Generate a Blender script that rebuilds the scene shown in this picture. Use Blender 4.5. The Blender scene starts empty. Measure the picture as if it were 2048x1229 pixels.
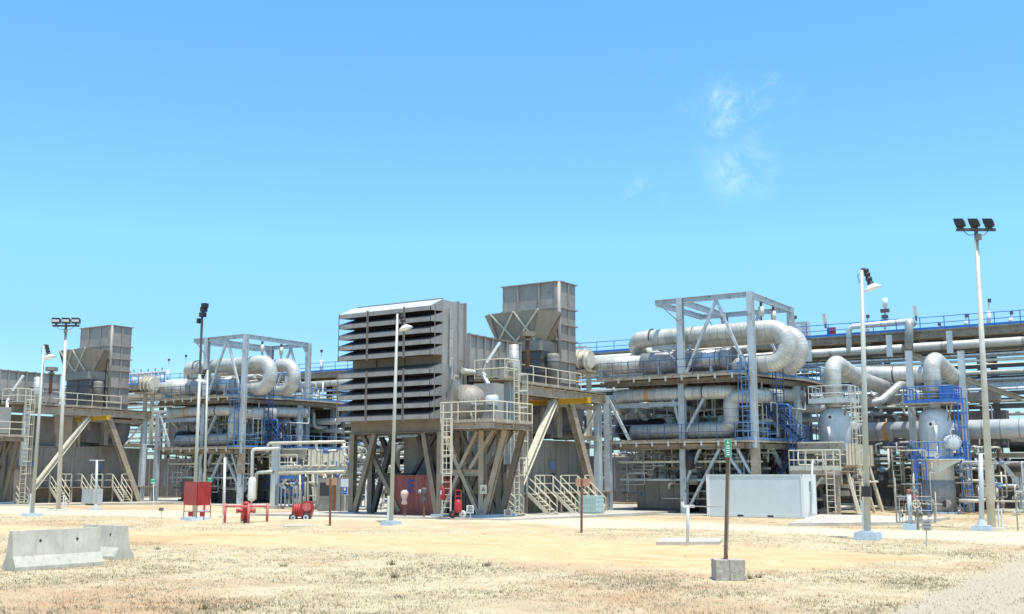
import bpy, math, random
from mathutils import Vector as V3, Matrix, noise
random.seed(7)
S = bpy.context.scene; COL = S.collection
R = math.radians
# ---------------------------------------------------------------- camera model (plant axes: x along the fronts, y into the plant)
F, PX, PY, HY, CH, YAW = 2150., 1024., 614.5, 950., 2.59, R(33)
PITCH = math.atan((HY-PY)/F)
cy_, sy_, cp_, sp_ = math.cos(YAW), math.sin(YAW), math.cos(PITCH), math.sin(PITCH)
def ray(px, py):
    x = (px-PX)/F; z = -(py-PY)/F
    Y = cp_-z*sp_
    return (x*cy_-Y*sy_, x*sy_+Y*cy_, sp_+z*cp_)
def at(px, py, X=None, Y=None, Z=None):
    """a measured photo point that lies on a known plane of the plant -> metres"""
    u, v, z = ray(px, py)
    k = X/u if X is not None else Y/v if Y is not None else (Z-CH)/z
    return V3((u*k, v*k, CH+z*k))
def g(px, py, z=0.): return at(px, py, Z=z)
def proj(p):
    X = p[0]*cy_+p[1]*sy_; Y = -p[0]*sy_+p[1]*cy_; z = p[2]-CH
    d = Y*cp_+z*sp_
    if d < .1: return None
    return PX+F*X/d, PY-F*(-Y*sp_+z*cp_)/d
cam = bpy.data.objects.new('camera', bpy.data.cameras.new('camera')); COL.objects.link(cam)
cam.location = (0, 0, CH); cam.rotation_euler = (R(90)+PITCH, 0, YAW)
cam.data.sensor_width = 36; cam.data.lens = F/2048*36; cam.data.clip_end = 9000; cam.data.clip_start = .3
S.camera = cam
# ---------------------------------------------------------------- materials
def nd(t, typ, **kw):
    n = t.nodes.new(typ)
    for k, v in kw.items():
        if k in n.inputs: n.inputs[k].default_value = v
        else: setattr(n, k, v)
    return n
def c4(c): return (c[0], c[1], c[2], 1)
def ramp(t, fac, stops):
    r = nd(t, 'ShaderNodeValToRGB'); e = r.color_ramp.elements
    while len(e) < len(stops): e.new(.5)
    for el, (p, c) in zip(e, stops): el.position = p; el.color = c4(c) if len(c) == 3 else c
    t.links.new(fac, r.inputs[0]); return r.outputs[0]
def mixc(t, f, a, b, mode='MIX'):
    m = nd(t, 'ShaderNodeMix', data_type='RGBA', blend_type=mode)
    for s, i in ((f, 0), (a, 6), (b, 7)):
        if hasattr(s, 'links'): t.links.new(s, m.inputs[i])
        else: m.inputs[i].default_value = s if i == 0 else c4(s)
    return m.outputs[2]
def base_mat(name):
    m = bpy.data.materials.new(name); m.use_nodes = True
    t = m.node_tree; b = t.nodes['Principled BSDF']
    return m, t, b
def paint(name, col, rough=.5, metal=0., vary=.25, scale=1.5, dirt=(.16, .13, .1), dirty=.35, rust=0., streak=True, bump=0.):
    m, t, b = base_mat(name)
    tc = nd(t, 'ShaderNodeTexCoord'); mp = nd(t, 'ShaderNodeMapping'); t.links.new(tc.outputs['Object'], mp.inputs[0])
    n1 = nd(t, 'ShaderNodeTexNoise', Scale=scale, Detail=6., Roughness=.65); t.links.new(mp.outputs[0], n1.inputs[0])
    lo = tuple(c*(1-vary) for c in col); hi = tuple(min(.95, c*(1+vary*.6)) for c in col)
    c = ramp(t, n1.outputs['Fac'], [(.3, lo), (.7, hi)])
    if dirty:
        mp2 = nd(t, 'ShaderNodeMapping'); mp2.inputs['Scale'].default_value = (2.2, 2.2, .22) if streak else (1, 1, 1)
        t.links.new(tc.outputs['Object'], mp2.inputs[0])
        n2 = nd(t, 'ShaderNodeTexNoise', Scale=scale*1.6, Detail=5., Roughness=.7); t.links.new(mp2.outputs[0], n2.inputs[0])
        f = ramp(t, n2.outputs['Fac'], [(.48, (0, 0, 0)), (.72, (dirty,)*3)])
        c = mixc(t, f, c, dirt)
    if rust:
        n3 = nd(t, 'ShaderNodeTexNoise', Scale=scale*2.3, Detail=8., Roughness=.75); t.links.new(mp.outputs[0], n3.inputs[0])
        f = ramp(t, n3.outputs['Fac'], [(.6-.12*rust, (0, 0, 0)), (.68-.08*rust, (1, 1, 1))])
        c = mixc(t, f, c, (.2, .085, .035))
    t.links.new(c, b.inputs['Base Color'])
    b.inputs['Metallic'].default_value = metal
    r = ramp(t, n1.outputs['Fac'], [(.3, (max(.05, rough-.12),)*3), (.7, (min(1, rough+.12),)*3)]); t.links.new(r, b.inputs['Roughness'])
    if bump:
        bp = nd(t, 'ShaderNodeBump', Strength=bump, Distance=.02); n4 = nd(t, 'ShaderNodeTexNoise', Scale=scale*6, Detail=6.)
        t.links.new(mp.outputs[0], n4.inputs[0]); t.links.new(n4.outputs['Fac'], bp.inputs['Height']); t.links.new(bp.outputs[0], b.inputs['Normal'])
    return m
def cladding(name, col, metal=.25, rough=.42, seam=.55, dirty=.4):
    """sheet-metal pipe cladding: seams run round the pipe, from the length stored in the uv map"""
    m, t, b = base_mat(name)
    tc = nd(t, 'ShaderNodeTexCoord'); sx = nd(t, 'ShaderNodeSeparateXYZ'); t.links.new(tc.outputs['UV'], sx.inputs[0])
    mu = nd(t, 'ShaderNodeMath', operation='MULTIPLY'); mu.inputs[1].default_value = 1/seam; t.links.new(sx.outputs['Y'], mu.inputs[0])
    fr = nd(t, 'ShaderNodeMath', operation='FRACT'); t.links.new(mu.outputs[0], fr.inputs[0])
    fl = nd(t, 'ShaderNodeMath', operation='FLOOR'); t.links.new(mu.outputs[0], fl.inputs[0])
    wn = nd(t, 'ShaderNodeTexWhiteNoise', noise_dimensions='1D'); t.links.new(fl.outputs[0], wn.inputs['W'])
    line = ramp(t, fr.outputs[0], [(.0, (1, 1, 1)), (.05, (1, 1, 1)), (.09, (0, 0, 0)), (1., (0, 0, 0))])
    n1 = nd(t, 'ShaderNodeTexNoise', Scale=1.1, Detail=6., Roughness=.65); t.links.new(tc.outputs['Object'], n1.inputs[0])
    c = ramp(t, n1.outputs['Fac'], [(.3, tuple(x*.78 for x in col)), (.72, tuple(min(.95, x*1.12) for x in col))])
    shade = ramp(t, wn.outputs['Value'], [(0, (.86,)*3), (1, (1.05,)*3)])
    c = mixc(t, 1., c, shade, 'MULTIPLY')
    mp2 = nd(t, 'ShaderNodeMapping'); mp2.inputs['Scale'].default_value = (2.4, 2.4, .5); t.links.new(tc.outputs['Object'], mp2.inputs[0])
    n2 = nd(t, 'ShaderNodeTexNoise', Scale=2.2, Detail=6., Roughness=.7); t.links.new(mp2.outputs[0], n2.inputs[0])
    c = mixc(t, ramp(t, n2.outputs['Fac'], [(.5, (0, 0, 0)), (.75, (dirty,)*3)]), c, (.2, .17, .13))
    c = mixc(t, line, c, tuple(x*.5 for x in col))
    t.links.new(c, b.inputs['Base Color'])
    bp = nd(t, 'ShaderNodeBump', Strength=.5, Distance=.03); t.links.new(line, bp.inputs['Height']); t.links.new(bp.outputs[0], b.inputs['Normal'])
    b.inputs['Metallic'].default_value = metal; b.inputs['Roughness'].default_value = rough
    return m
M = dict(
 galv=paint('galvanised_steel', (.53, .59, .61), .5, .1, .18, 1.2, rust=.3),
 galv_clean=paint('pale_painted_steel', (.56, .62, .63), .45, .05, .12, 1.),
 beam=paint('weathered_beige_steel', (.42, .365, .28), .6, .05, .3, 1.3, rust=.35),
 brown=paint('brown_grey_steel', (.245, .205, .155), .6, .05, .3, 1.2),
 deck=paint('rusty_deck_steel', (.33, .275, .205), .7, .05, .4, 1.6, rust=.55),
 intake=paint('grey_intake_sheet', (.33, .32, .30), .5, .1, .2, .9, dirty=.55, rust=.04),
 louvre_dark=paint('dark_slate_louvre', (.12, .112, .125), .5, .1, .3, 1.2, dirty=.2),
 louvre_slate=paint('slate_louvre', (.12, .125, .14), .5, .1, .3, 1.2, dirty=.2),
 intake_dark=paint('dark_screen_and_gap', (.075, .068, .078), .8, 0, .2, 4, dirty=0),
 midpanel=paint('tan_intake_band', (.24, .205, .16), .6, 0, .3, 1.),
 stack=paint('weathered_stack_steel', (.34, .32, .285), .55, .1, .28, .8, dirty=.5, rust=.08),
 duct=paint('grey_duct_sheet', (.37, .36, .33), .5, .1, .18, .9, dirty=.35),
 hood=paint('silencer_grey', (.32, .29, .24), .55, .1, .22, 1., dirty=.4),
 boxgrey=paint('dark_grey_box', (.15, .148, .15), .55, .1, .25, 1.),
 encl=paint('enclosure_grey', (.3, .28, .245), .55, .05, .25, .7, dirty=.75, rust=.1),
 rail=paint('cream_rail_paint', (.7, .66, .53), .5, 0, .18, 2., rust=.15, dirty=.25),
 blue=paint('blue_rail_paint', (.04, .17, .52), .45, 0, .25, 2., dirty=.2),
 bluefade=paint('faded_blue_paint', (.1, .22, .42), .5, 0, .35, 1.6, dirty=.45),
 bluedark=paint('dark_blue_paint', (.035, .08, .2), .5, 0, .3, 2., dirty=.4),
 red=paint('red_paint', (.43, .028, .032), .5, 0, .2, 1.6, dirt=(.3, .12, .09), dirty=.4),
 redfade=paint('faded_red_paint', (.27, .06, .05), .6, 0, .3, 1., dirt=(.4, .25, .22), dirty=.5),
 hydrant=paint('hydrant_red', (.55, .12, .11), .6, 0, .25, 2.5, dirt=(.6, .4, .33), dirty=.5),
 yellow=paint('crane_yellow', (.62, .36, .02), .5, 0, .12, 2., dirty=.2),
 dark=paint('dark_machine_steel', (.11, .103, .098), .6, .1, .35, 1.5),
 black=paint('black_casing', (.03, .03, .032), .5, 0, .3, 4, dirty=.1),
 machine=paint('machine_grey', (.24, .22, .19), .6, .1, .3, 1.),
 grey=paint('grey_pipe_paint', (.34, .35, .34), .5, .1, .3, 1.5, rust=.15),
 cream=paint('cream_pipe_paint', (.62, .6, .5), .48, .05, .2, 1.5),
 white=paint('white_paint', (.74, .76, .74), .45, 0, .1, 1., dirty=.18),
 wht2=paint('white_sheet', (.8, .82, .82), .45, 0, .06, 1., dirty=.1),
 vessel=paint('pale_vessel_paint', (.6, .65, .68), .4, .05, .1, .7, dirty=.18),
 skirt=paint('concrete_grey_skirt', (.34, .33, .31), .8, 0, .3, 2., dirty=.5),
 container=paint('container_skylit_blue', (.60, .69, .72), .35, .05, .07, .35, dirty=.14, streak=False),  # white container, bluish skylight put into the base colour
 green=paint('green_sign_face', (.03, .36, .2), .5, 0, .08, 2., dirty=.08),
 bluesign=paint('blue_sign_face', (.03, .1, .5), .5, 0, .08, 2., dirty=.05),
 letter=paint('white_lettering', (.82, .84, .8), .5, 0, .03, 2., dirty=0),
 ink=paint('dark_lettering', (.05, .05, .06), .6, 0, .1, 2., dirty=0),
 bluelet=paint('blue_lettering', (.03, .06, .3), .6, 0, .1, 2., dirty=.2),
 signwhite=paint('white_sign_face', (.72, .74, .72), .5, 0, .06, 2., dirty=.1),
 signgrey=paint('grey_sign_face', (.4, .4, .4), .6, 0, .1, 2., dirty=.3),
 pole=paint('pale_pole_paint', (.47, .49, .43), .45, .05, .1, 1.2, dirty=.25),
 rust=paint('rusted_steel', (.23, .11, .06), .8, .1, .45, 3., dirt=(.1, .045, .025), dirty=.5),
 rustpale=paint('faded_rusty_plate', (.52, .3, .2), .7, 0, .3, 3., dirty=.3),
 conc=paint('cast_concrete', (.53, .51, .43), .85, 0, .2, 1.6, dirt=(.27, .25, .2), dirty=.5, bump=.3),
 conc_blueshade=paint('concrete_blue_shade', (.42, .52, .6), .8, 0, .2, 2., dirt=(.25, .27, .28), dirty=.5, bump=.3),  # bluish shade on the concrete put into its base colour
 concold=paint('rough_old_concrete', (.46, .43, .36), .95, 0, .35, 7., dirt=(.2, .18, .14), dirty=.6, streak=False, bump=.9),
 slab=paint('slab_concrete', (.5, .48, .42), .9, 0, .2, .7, streak=False, bump=.2),
 rubber=paint('black_rubber', (.025, .025, .025), .85, 0, .3, 4, dirt=(.2, .17, .12), dirty=.3),
 lamp=paint('lamp_glass', (.8, .82, .84), .2, 0, .03, 2., dirty=0),
 ibc=paint('translucent_tank_plastic', (.5, .72, .66), .4, 0, .08, 1.5, dirty=.1),
 cloth=paint('pale_wrapping_cloth', (.66, .5, .45), .9, 0, .3, 7., dirty=.4, streak=False),
 blueglass=paint('blue_door_sign', (.1, .22, .5), .4, 0, .1, 2., dirty=.1),
 orange=paint('orange_band', (.66, .33, .12), .5, 0, .1, 2., dirty=.15),
 bark=paint('palm_bark', (.16, .12, .08), .95, 0, .4, 4),
 frond=paint('palm_frond', (.09, .13, .04), .6, 0, .35, 3, dirty=.2),
 c_cream=cladding('cream_pipe_cladding', (.66, .655, .6), dirty=.28),
 c_grey=cladding('grey_pipe_cladding', (.52, .53, .5), .3),
 c_alu=cladding('bare_aluminium_cladding', (.45, .48, .52), .75, .35, .9),
 c_dark=cladding('dark_band_cladding', (.42, .43, .44), .15, .45, .4),
 c_white=cladding('white_pipe_cladding', (.7, .73, .74), .1, .4, 1.2, .2),
 c_rack=cladding('rack_pipe_cladding', (.6, .6, .54), .2, .45, 3.),
)
# ---------------------------------------------------------------- mesh building
class MB:
    def __init__(s): s.v = []; s.f = []; s.uv = []
    def face(s, idx, uv=None): s.f.append(idx); s.uv.append(uv or [(0, 0)]*len(idx))
    def poly(s, pts):
        k = len(s.v); s.v += [tuple(p) for p in pts]; s.face(list(range(k, k+len(pts)))); return s
    def hexa(s, a, b):
        """two matching quads -> closed box"""
        k = len(s.v); s.v += [tuple(p) for p in a]+[tuple(p) for p in b]
        for q in ((3, 2, 1, 0), (4, 5, 6, 7), (0, 1, 5, 4), (1, 2, 6, 5), (2, 3, 7, 6), (3, 0, 4, 7)): s.face([k+i for i in q])
    def box(s, x0, x1, y0, y1, z0, z1):
        s.hexa([(x0, y0, z0), (x1, y0, z0), (x1, y1, z0), (x0, y1, z0)], [(x0, y0, z1), (x1, y0, z1), (x1, y1, z1), (x0, y1, z1)]); return s
    def prism(s, poly, vec):
        n = len(poly); k = len(s.v); vec = V3(vec)
        s.v += [tuple(p) for p in poly]+[tuple(V3(p)+vec) for p in poly]
        s.face(list(range(k+n-1, k-1, -1))); s.face(list(range(k+n, k+2*n)))
        for i in range(n): j = (i+1) % n; s.face([k+i, k+j, k+n+j, k+n+i])
        return s
    def axes(s, p0, p1, up=(0, 0, 1)):
        d = (V3(p1)-V3(p0)).normalized(); up = V3(up)
        if abs(d.dot(up)) > .95: up = V3((0, 1, 0))
        a = d.cross(up).normalized(); return d, a, a.cross(d).normalized()
    def bar(s, p0, p1, w, h=None, up=(0, 0, 1), oa=0, ob=0):
        h = h or w; d, a, b = s.axes(p0, p1, up); p0 = V3(p0)+a*oa+b*ob; p1 = V3(p1)+a*oa+b*ob
        q = [a*(-w/2)+b*(-h/2), a*(w/2)+b*(-h/2), a*(w/2)+b*(h/2), a*(-w/2)+b*(h/2)]
        s.hexa([p0+x for x in q], [p1+x for x in q]); return s
    def ibeam(s, p0, p1, w, h, up=(0, 0, 1), t=.03):
        """H section: flanges w wide, h deep along the 'up' side"""
        s.bar(p0, p1, w, t, up, 0, h/2-t/2); s.bar(p0, p1, w, t, up, 0, -h/2+t/2); s.bar(p0, p1, t, h-2*t, up); return s
    def tube(s, p0, p1, r, n=8, r1=None, cap=True):
        r1 = r if r1 is None else r1; d, a, b = s.axes(p0, p1); k = len(s.v); L = (V3(p1)-V3(p0)).length
        for p, rr in ((V3(p0), r), (V3(p1), r1)):
            for i in range(n):
                t = 2*math.pi*i/n; s.v.append(tuple(p+a*math.cos(t)*rr+b*math.sin(t)*rr))
        for i in range(n):
            j = (i+1) % n; s.face([k+i, k+j, k+n+j, k+n+i], [(i/n, 0), ((i+1)/n, 0), ((i+1)/n, L), (i/n, L)])
        if cap: s.face(list(range(k+n-1, k-1, -1))); s.face(list(range(k+n, k+2*n)))
        return s
    def lathe(s, prof, c, axis=(0, 0, 1), n=20):
        d = V3(axis).normalized(); up = V3((0, 0, 1)) if abs(d.z) < .9 else V3((0, 1, 0))
        a = d.cross(up).normalized(); b = a.cross(d); c = V3(c); k = len(s.v); L = 0; Ls = []
        for m_, (r, z) in enumerate(prof):
            if m_: L += math.hypot(r-prof[m_-1][0], z-prof[m_-1][1])
            Ls.append(L)
            for i in range(n):
                t = 2*math.pi*i/n; s.v.append(tuple(c+d*z+a*math.cos(t)*r+b*math.sin(t)*r))
        for m_ in range(len(prof)-1):
            for i in range(n):
                j = (i+1) % n; o = k+m_*n
                s.face([o+j, o+i, o+n+i, o+n+j], [((i+1)/n, Ls[m_]), (i/n, Ls[m_]), (i/n, Ls[m_+1]), ((i+1)/n, Ls[m_+1])])
        s.face(list(range(k, k+n))); s.face(list(range(k+(len(prof)-1)*n+n-1, k+(len(prof)-1)*n-1, -1)))
        return s
    def pipe(s, pts, r, bend=None, n=16, cap=True, seg=None):
        """round pipe through points with real elbows; uv = (round, length), seams closer on the elbows"""
        pts = [V3(p) for p in pts]; bend = bend or r*2.2; P = [(pts[0], 1.)]
        for i in range(1, len(pts)-1):
            a = pts[i-1]-pts[i]; b = pts[i+1]-pts[i]; la, lb = a.length, b.length; a.normalize(); b.normalize()
            ang = a.angle(b)
            if ang > 3.05 or ang < .15: P.append((pts[i], 1.)); continue
            tl = min(bend/math.tan(ang/2), la*.499, lb*.499); rr = tl*math.tan(ang/2)
            cen = pts[i]+(a+b).normalized()*(rr/math.sin(ang/2)); s0 = pts[i]+a*tl-cen; s1 = pts[i]+b*tl-cen
            sw = math.pi-ang; m_ = seg or max(4, int(sw/R(9)))
            ax = s0.cross(s1).normalized()
            for q in range(m_+1): P.append((cen+Matrix.Rotation(sw*q/m_, 3, ax) @ s0, 4. if 0 < q else 1.))
        P.append((pts[-1], 1.))
        Q = [P[0]]
        for p in P[1:]:
            if (p[0]-Q[-1][0]).length > 1e-4: Q.append(p)
        P = Q
        N = len(P); T = []
        for i in range(N):
            d = (P[min(i+1, N-1)][0]-P[i][0]).normalized()+(P[i][0]-P[max(i-1, 0)][0]).normalized(); T.append(d.normalized())
        up = V3((0, 0, 1)) if abs(T[0].z) < .9 else V3((0, 1, 0)); a = T[0].cross(up).normalized(); k = len(s.v); L = 0; Ls = []
        for i in range(N):
            if i:
                q = T[i-1].rotation_difference(T[i]); a = (q @ a); a = (a-T[i]*a.dot(T[i])).normalized()
                L += (P[i][0]-P[i-1][0]).length*(3.2 if P[i][1] > 1 else 1)
            Ls.append(L); b = T[i].cross(a)
            for j in range(n):
                t = 2*math.pi*j/n; s.v.append(tuple(P[i][0]+a*math.cos(t)*r+b*math.sin(t)*r))
        for i in range(N-1):
            for j in range(n):
                j2 = (j+1) % n; o = k+i*n
                s.face([o+j, o+j2, o+n+j2, o+n+j], [(j/n, Ls[i]), ((j+1)/n, Ls[i]), ((j+1)/n, Ls[i+1]), (j/n, Ls[i+1])])
        if cap: s.face(list(range(k+n-1, k-1, -1))); s.face(list(range(k+(N-1)*n, k+N*n)))
        return s
    def ring(s, c, axis, R_, r, n=18):
        d = V3(axis).normalized(); up = V3((0, 0, 1)) if abs(d.z) < .9 else V3((0, 1, 0)); a = d.cross(up).normalized(); b = a.cross(d)
        q = [V3(c)+(a*math.cos(6.2832*i/n)+b*math.sin(6.2832*i/n))*R_ for i in range(n+1)]
        for u, v in zip(q, q[1:]): s.tube(u, v, r, 6, cap=False)
        for i in (0, n//3, 2*n//3): s.tube(V3(c), q[i], r*.7, 4, cap=False)
        return s
    def mesh(s, name, mat, off=(0, 0, 0), smooth=False):
        me = bpy.data.meshes.new(name)
        me.from_pydata([(x-off[0], y-off[1], z-off[2]) for x, y, z in s.v], [], s.f)
        uvl = me.uv_layers.new(name='uv'); flat = [c for f in s.uv for uv in f for c in uv]
        uvl.data.foreach_set('uv', flat)
        me.materials.append(M[mat] if isinstance(mat, str) else mat)
        if smooth:
            me.polygons.foreach_set('use_smooth', [len(f) <= 4 for f in s.f])
        me.update(); return me
THINGS = []
def tag(o, label, cat, group=None, kind=None):
    if label: o['label'] = label
    if cat: o['category'] = cat
    if group: o['group'] = group
    if kind: o['kind'] = kind
def thing(name, label, cat, loc=(0, 0, 0), group=None, alt=None):
    """an Empty at the base of a thing; alt = label of its copy in the other train"""
    o = bpy.data.objects.new(name, None); COL.objects.link(o); o.location = loc; o.empty_display_size = .2
    tag(o, label, cat, group); THINGS.append((o, alt)); return o
def part(name, mb, mat, parent, label=None, smooth=False):
    """a child of a thing (or of a part); mesh data in world axes"""
    if parent.type == 'EMPTY': off = V3(parent.location)
    else: off = V3(parent['o'])
    c = V3((0, 0, 0)); n = len(mb.v)
    for v in mb.v: c += V3(v)
    c = c/n
    o = bpy.data.objects.new(name, mb.mesh(name, mat, c, smooth)); COL.objects.link(o); o.parent = parent
    o.location = c-off; o['o'] = tuple(c)
    if label: o['label'] = label
    return o
def solo(name, mb, mat, label, cat, group=None, alt=None, smooth=False, kind=None):
    c = V3((sum(v[0] for v in mb.v)/len(mb.v), sum(v[1] for v in mb.v)/len(mb.v), min(v[2] for v in mb.v)))
    o = bpy.data.objects.new(name, mb.mesh(name, mat, c, smooth)); COL.objects.link(o); o.location = c; o['o'] = tuple(c)
    tag(o, label, cat, group, kind); THINGS.append((o, alt)); return o
def again(o, parent, loc):
    c = o.copy(); COL.objects.link(c); c.parent = parent
    off = V3(parent.location) if parent.type == 'EMPTY' else V3(parent['o'])
    c.location = V3(loc)-off; c['o'] = tuple(loc); return c
def copy_tree(o, parent=None):
    c = o.copy(); COL.objects.link(c)
    if parent: c.parent = parent
    for ch in o.children: copy_tree(ch, c)
    return c
# ---------------------------------------------------------------- repeated kinds of part
def repeat(name, make, mat, parent, pts, smooth=False):
    """the same small part at several places, sharing one mesh"""
    first = None
    for p in pts:
        if first is None:
            mb = MB(); make(mb, V3(p)); first = part(name, mb, mat, parent, smooth=smooth); d = V3(first['o'])-V3(p)
        else: again(first, parent, V3(p)+d)
    return first
def along(pts, step):
    out = []
    for a, b in zip(pts, pts[1:]):
        a, b = V3(a), V3(b); n = max(1, round((b-a).length/step))
        out += [a.lerp(b, i/n) for i in range(n)]
    return out+[V3(pts[-1])]
def railing(parent, pts, mat='rail', h=1.1, r=.03, step=1.6, toe=.14, toemat=None):
    pts = [V3(p) for p in pts]; mb = MB()
    for a, b in zip(pts, pts[1:]):
        for z in (h, h*.52): mb.tube(a+V3((0, 0, z)), b+V3((0, 0, z)), r, 6)
    rl = part('handrail', mb, mat, parent)
    if toe:
        mb = MB()
        for a, b in zip(pts, pts[1:]): mb.bar(a+V3((0, 0, toe/2+.01)), b+V3((0, 0, toe/2+.01)), .02, toe)
        part('toe_board', mb, toemat or mat, rl)
    repeat('post', lambda m, p: m.tube(p, p+V3((0, 0, h)), r*1.1, 6), mat, rl, along(pts, step))
    return rl
def ladder(name, label, base, top, across, out, mat='rail', cage_from=2.3, w=.5, alt=None, hoopstep=.95, group='caged ladders', over=1.0):
    base, top = V3(base), V3(top); ac = V3(across).normalized(); ou = V3(out).normalized()
    t = thing(name, label, 'ladder', base, group, alt)
    topz = top+(top-base).normalized()*over
    for sgn in (-1, 1):
        mb = MB(); mb.bar(base+ac*sgn*w/2, topz+ac*sgn*w/2, .07, .05); part('side_rail', mb, mat, t)
    n = int((top-base).length/.33)
    repeat('rung', lambda m, p: m.tube(p-ac*w/2, p+ac*w/2, .018, 5), mat, t, [base.lerp(top, (i+.6)/n) for i in range(n)])
    L = (topz-base).length; d = (topz-base).normalized()
    if cage_from < L:
        k = int((L-cage_from)/hoopstep)+1; rc = .36; cen = ou*.35
        def hoop(m, p):
            q = [p+ac*-w/2]+[p+cen+(ac*-math.cos(a)+ou*math.sin(a))*rc for a in [R(x) for x in range(-20, 201, 27)]]+[p+ac*w/2]
            for a, b in zip(q, q[1:]): m.bar(a, b, .02, .06)
        repeat('cage_hoop', hoop, mat, t, [base+d*(cage_from+i*hoopstep) for i in range(k)])
        z0 = base+d*cage_from; z1 = base+d*(cage_from+(k-1)*hoopstep)
        for a in (0, 45, 90, 135, 180):
            o = cen+(ac*-math.cos(R(a))+ou*math.sin(R(a)))*rc; mb = MB(); mb.bar(z0+o, z1+o, .04, .012); part('cage_bar', mb, mat, t)
    return t
def stair(label, top, run, width, drop, alt=None, dirx=(1, 0, 0), mat='rail', landing=0, group='steel stairs'):
    """top = upper inner corner on the near side; goes down along dirx"""
    top = V3(top); d = V3(dirx).normalized(); wv = V3((-d.y, d.x, 0))*width; bot = top+d*run-V3((0, 0, drop))
    t = thing('stair', label, 'stairs', bot, group, alt)
    for o in (V3((0, 0, 0)), wv):
        mb = MB(); mb.bar(top+o, bot+o, .05, .22); part('stringer', mb, mat, t)
        mb = MB(); pts = [top+o, bot+o]
        for z in (1.0, .5): mb.tube(top+o+V3((0, 0, z)), bot+o+V3((0, 0, z)), .03, 6)
        h = part('handrail', mb, mat, t)
        repeat('post', lambda m, p: m.tube(p, p+V3((0, 0, 1.0)), .03, 6), mat, h, [top+o+(bot-top)*x for x in (.02, .5, .98)])
    n = max(3, round(drop/.21))
    repeat('tread', lambda m, p: m.prism([p, p+d*.25, p+d*.25+V3((0, 0, .04)), p+V3((0, 0, .04))], wv), mat, t, [top.lerp(bot, (i+.4)/n) for i in range(n)])
    return t
def flange(m, p, ax, r): ax = V3(ax).normalized(); m.tube(V3(p)-ax*.06, V3(p)+ax*.06, r, 16)
def pipe_thing(label, pts, r, mat, bend=None, name='process_pipe', cat='pipe', alt=None, group=None, n=16, flanges=(), bands=(), rings=()):
    mb = MB(); mb.pipe(pts, r, bend, n)
    o = solo(name, mb, mat, label, cat, group, alt, True)
    for p, ax in flanges:
        q = MB(); flange(q, p, ax, r*1.3); part('flange', q, 'grey', o)
    for p, ax, w, mt in bands:
        q = MB(); ax = V3(ax).normalized(); q.tube(V3(p)-ax*w/2, V3(p)+ax*w/2, r*1.012, 24, cap=False); part('colour_band', q, mt, o, smooth=True)
    for p, ax in rings:
        q = MB(); ax = V3(ax).normalized(); q.tube(V3(p)-ax*.05, V3(p)+ax*.05, r*1.05, 24); part('clamp', q, 'dark', o)
    return o
# ---------------------------------------------------------------- sky and sun
SUN_EL, SUN_DIR = R(76), V3((.86, -.5, 0)).normalized()
w = bpy.data.worlds.new('World'); S.world = w; w.use_nodes = True
t = w.node_tree; bg = t.nodes['Background']
sky = nd(t, 'ShaderNodeTexSky', sky_type='NISHITA', sun_disc=False, sun_elevation=SUN_EL, sun_rotation=math.atan2(SUN_DIR.x, SUN_DIR.y),
         altitude=20, air_density=1.0, dust_density=.6, ozone_density=1.6)
geo = nd(t, 'ShaderNodeTexCoord')
def vdot(p, vec):
    n = nd(t, 'ShaderNodeVectorMath', operation='DOT_PRODUCT'); t.links.new(p, n.inputs[0]); n.inputs[1].default_value = vec; return n.outputs['Value']
# thin fair-weather cloud wisps: noise gathered round one patch of the sky
def wisp(px, py, w_, scale, lo, hi):
    d = V3(ray(px, py)).normalized()
    dist = nd(t, 'ShaderNodeVectorMath', operation='DISTANCE'); t.links.new(geo.outputs['Generated'], dist.inputs[0]); dist.inputs[1].default_value = d
    mk = nd(t, 'ShaderNodeMapRange', interpolation_type='SMOOTHSTEP'); mk.inputs[1].default_value = w_; mk.inputs[2].default_value = w_*.15; mk.inputs[3].default_value = 0; mk.inputs[4].default_value = 1
    t.links.new(dist.outputs['Value'], mk.inputs[0])
    n = nd(t, 'ShaderNodeTexNoise', Scale=scale, Detail=9., Roughness=.62, Distortion=.4); t.links.new(geo.outputs['Generated'], n.inputs[0])
    sm = nd(t, 'ShaderNodeMapRange', interpolation_type='SMOOTHSTEP'); sm.inputs[1].default_value = lo; sm.inputs[2].default_value = hi; t.links.new(n.outputs['Fac'], sm.inputs[0])
    mm = nd(t, 'ShaderNodeMath', operation='MULTIPLY'); t.links.new(mk.outputs[0], mm.inputs[0]); t.links.new(sm.outputs[0], mm.inputs[1]); return mm.outputs[0]
cl = None
for a in ((1485, 245, .058, 26, .42, .85), (1485, 335, .045, 26, .34, .85), (1425, 215, .04, 40, .46, .85), (1290, 388, .025, 50, .45, .9), (1530, 205, .045, 36, .48, .9)):
    o = wisp(*a)
    if cl is None: cl = o
    else:
        ad = nd(t, 'ShaderNodeMath', operation='MAXIMUM'); t.links.new(cl, ad.inputs[0]); t.links.new(o, ad.inputs[1]); cl = ad.outputs[0]
f = nd(t, 'ShaderNodeMath', operation='MULTIPLY'); f.inputs[1].default_value = .4; t.links.new(cl, f.inputs[0])
sz_ = nd(t, 'ShaderNodeSeparateXYZ'); t.links.new(geo.outputs['Generated'], sz_.inputs[0])
h_ = nd(t, 'ShaderNodeMath', operation='MULTIPLY'); h_.inputs[1].default_value = .5; t.links.new(ramp(t, sz_.outputs['Z'], [(0, (.58/1.4, .84/1.4, 1.05/1.4)), (.13, (.6/1.4, .91/1.4, 1.12/1.4)), (.21, (.74/1.4, 1.17/1.4, 1.28/1.4)), (.32, (.71/1.4, 1.2/1.4, 1.36/1.4)), (.43, (.69/1.4, 1.25/1.4, 1.)), (.7, (1.0, .96, .84))]), h_.inputs[0])  # top stop, above the frame, warmed and raised as added ambient fill
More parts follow.
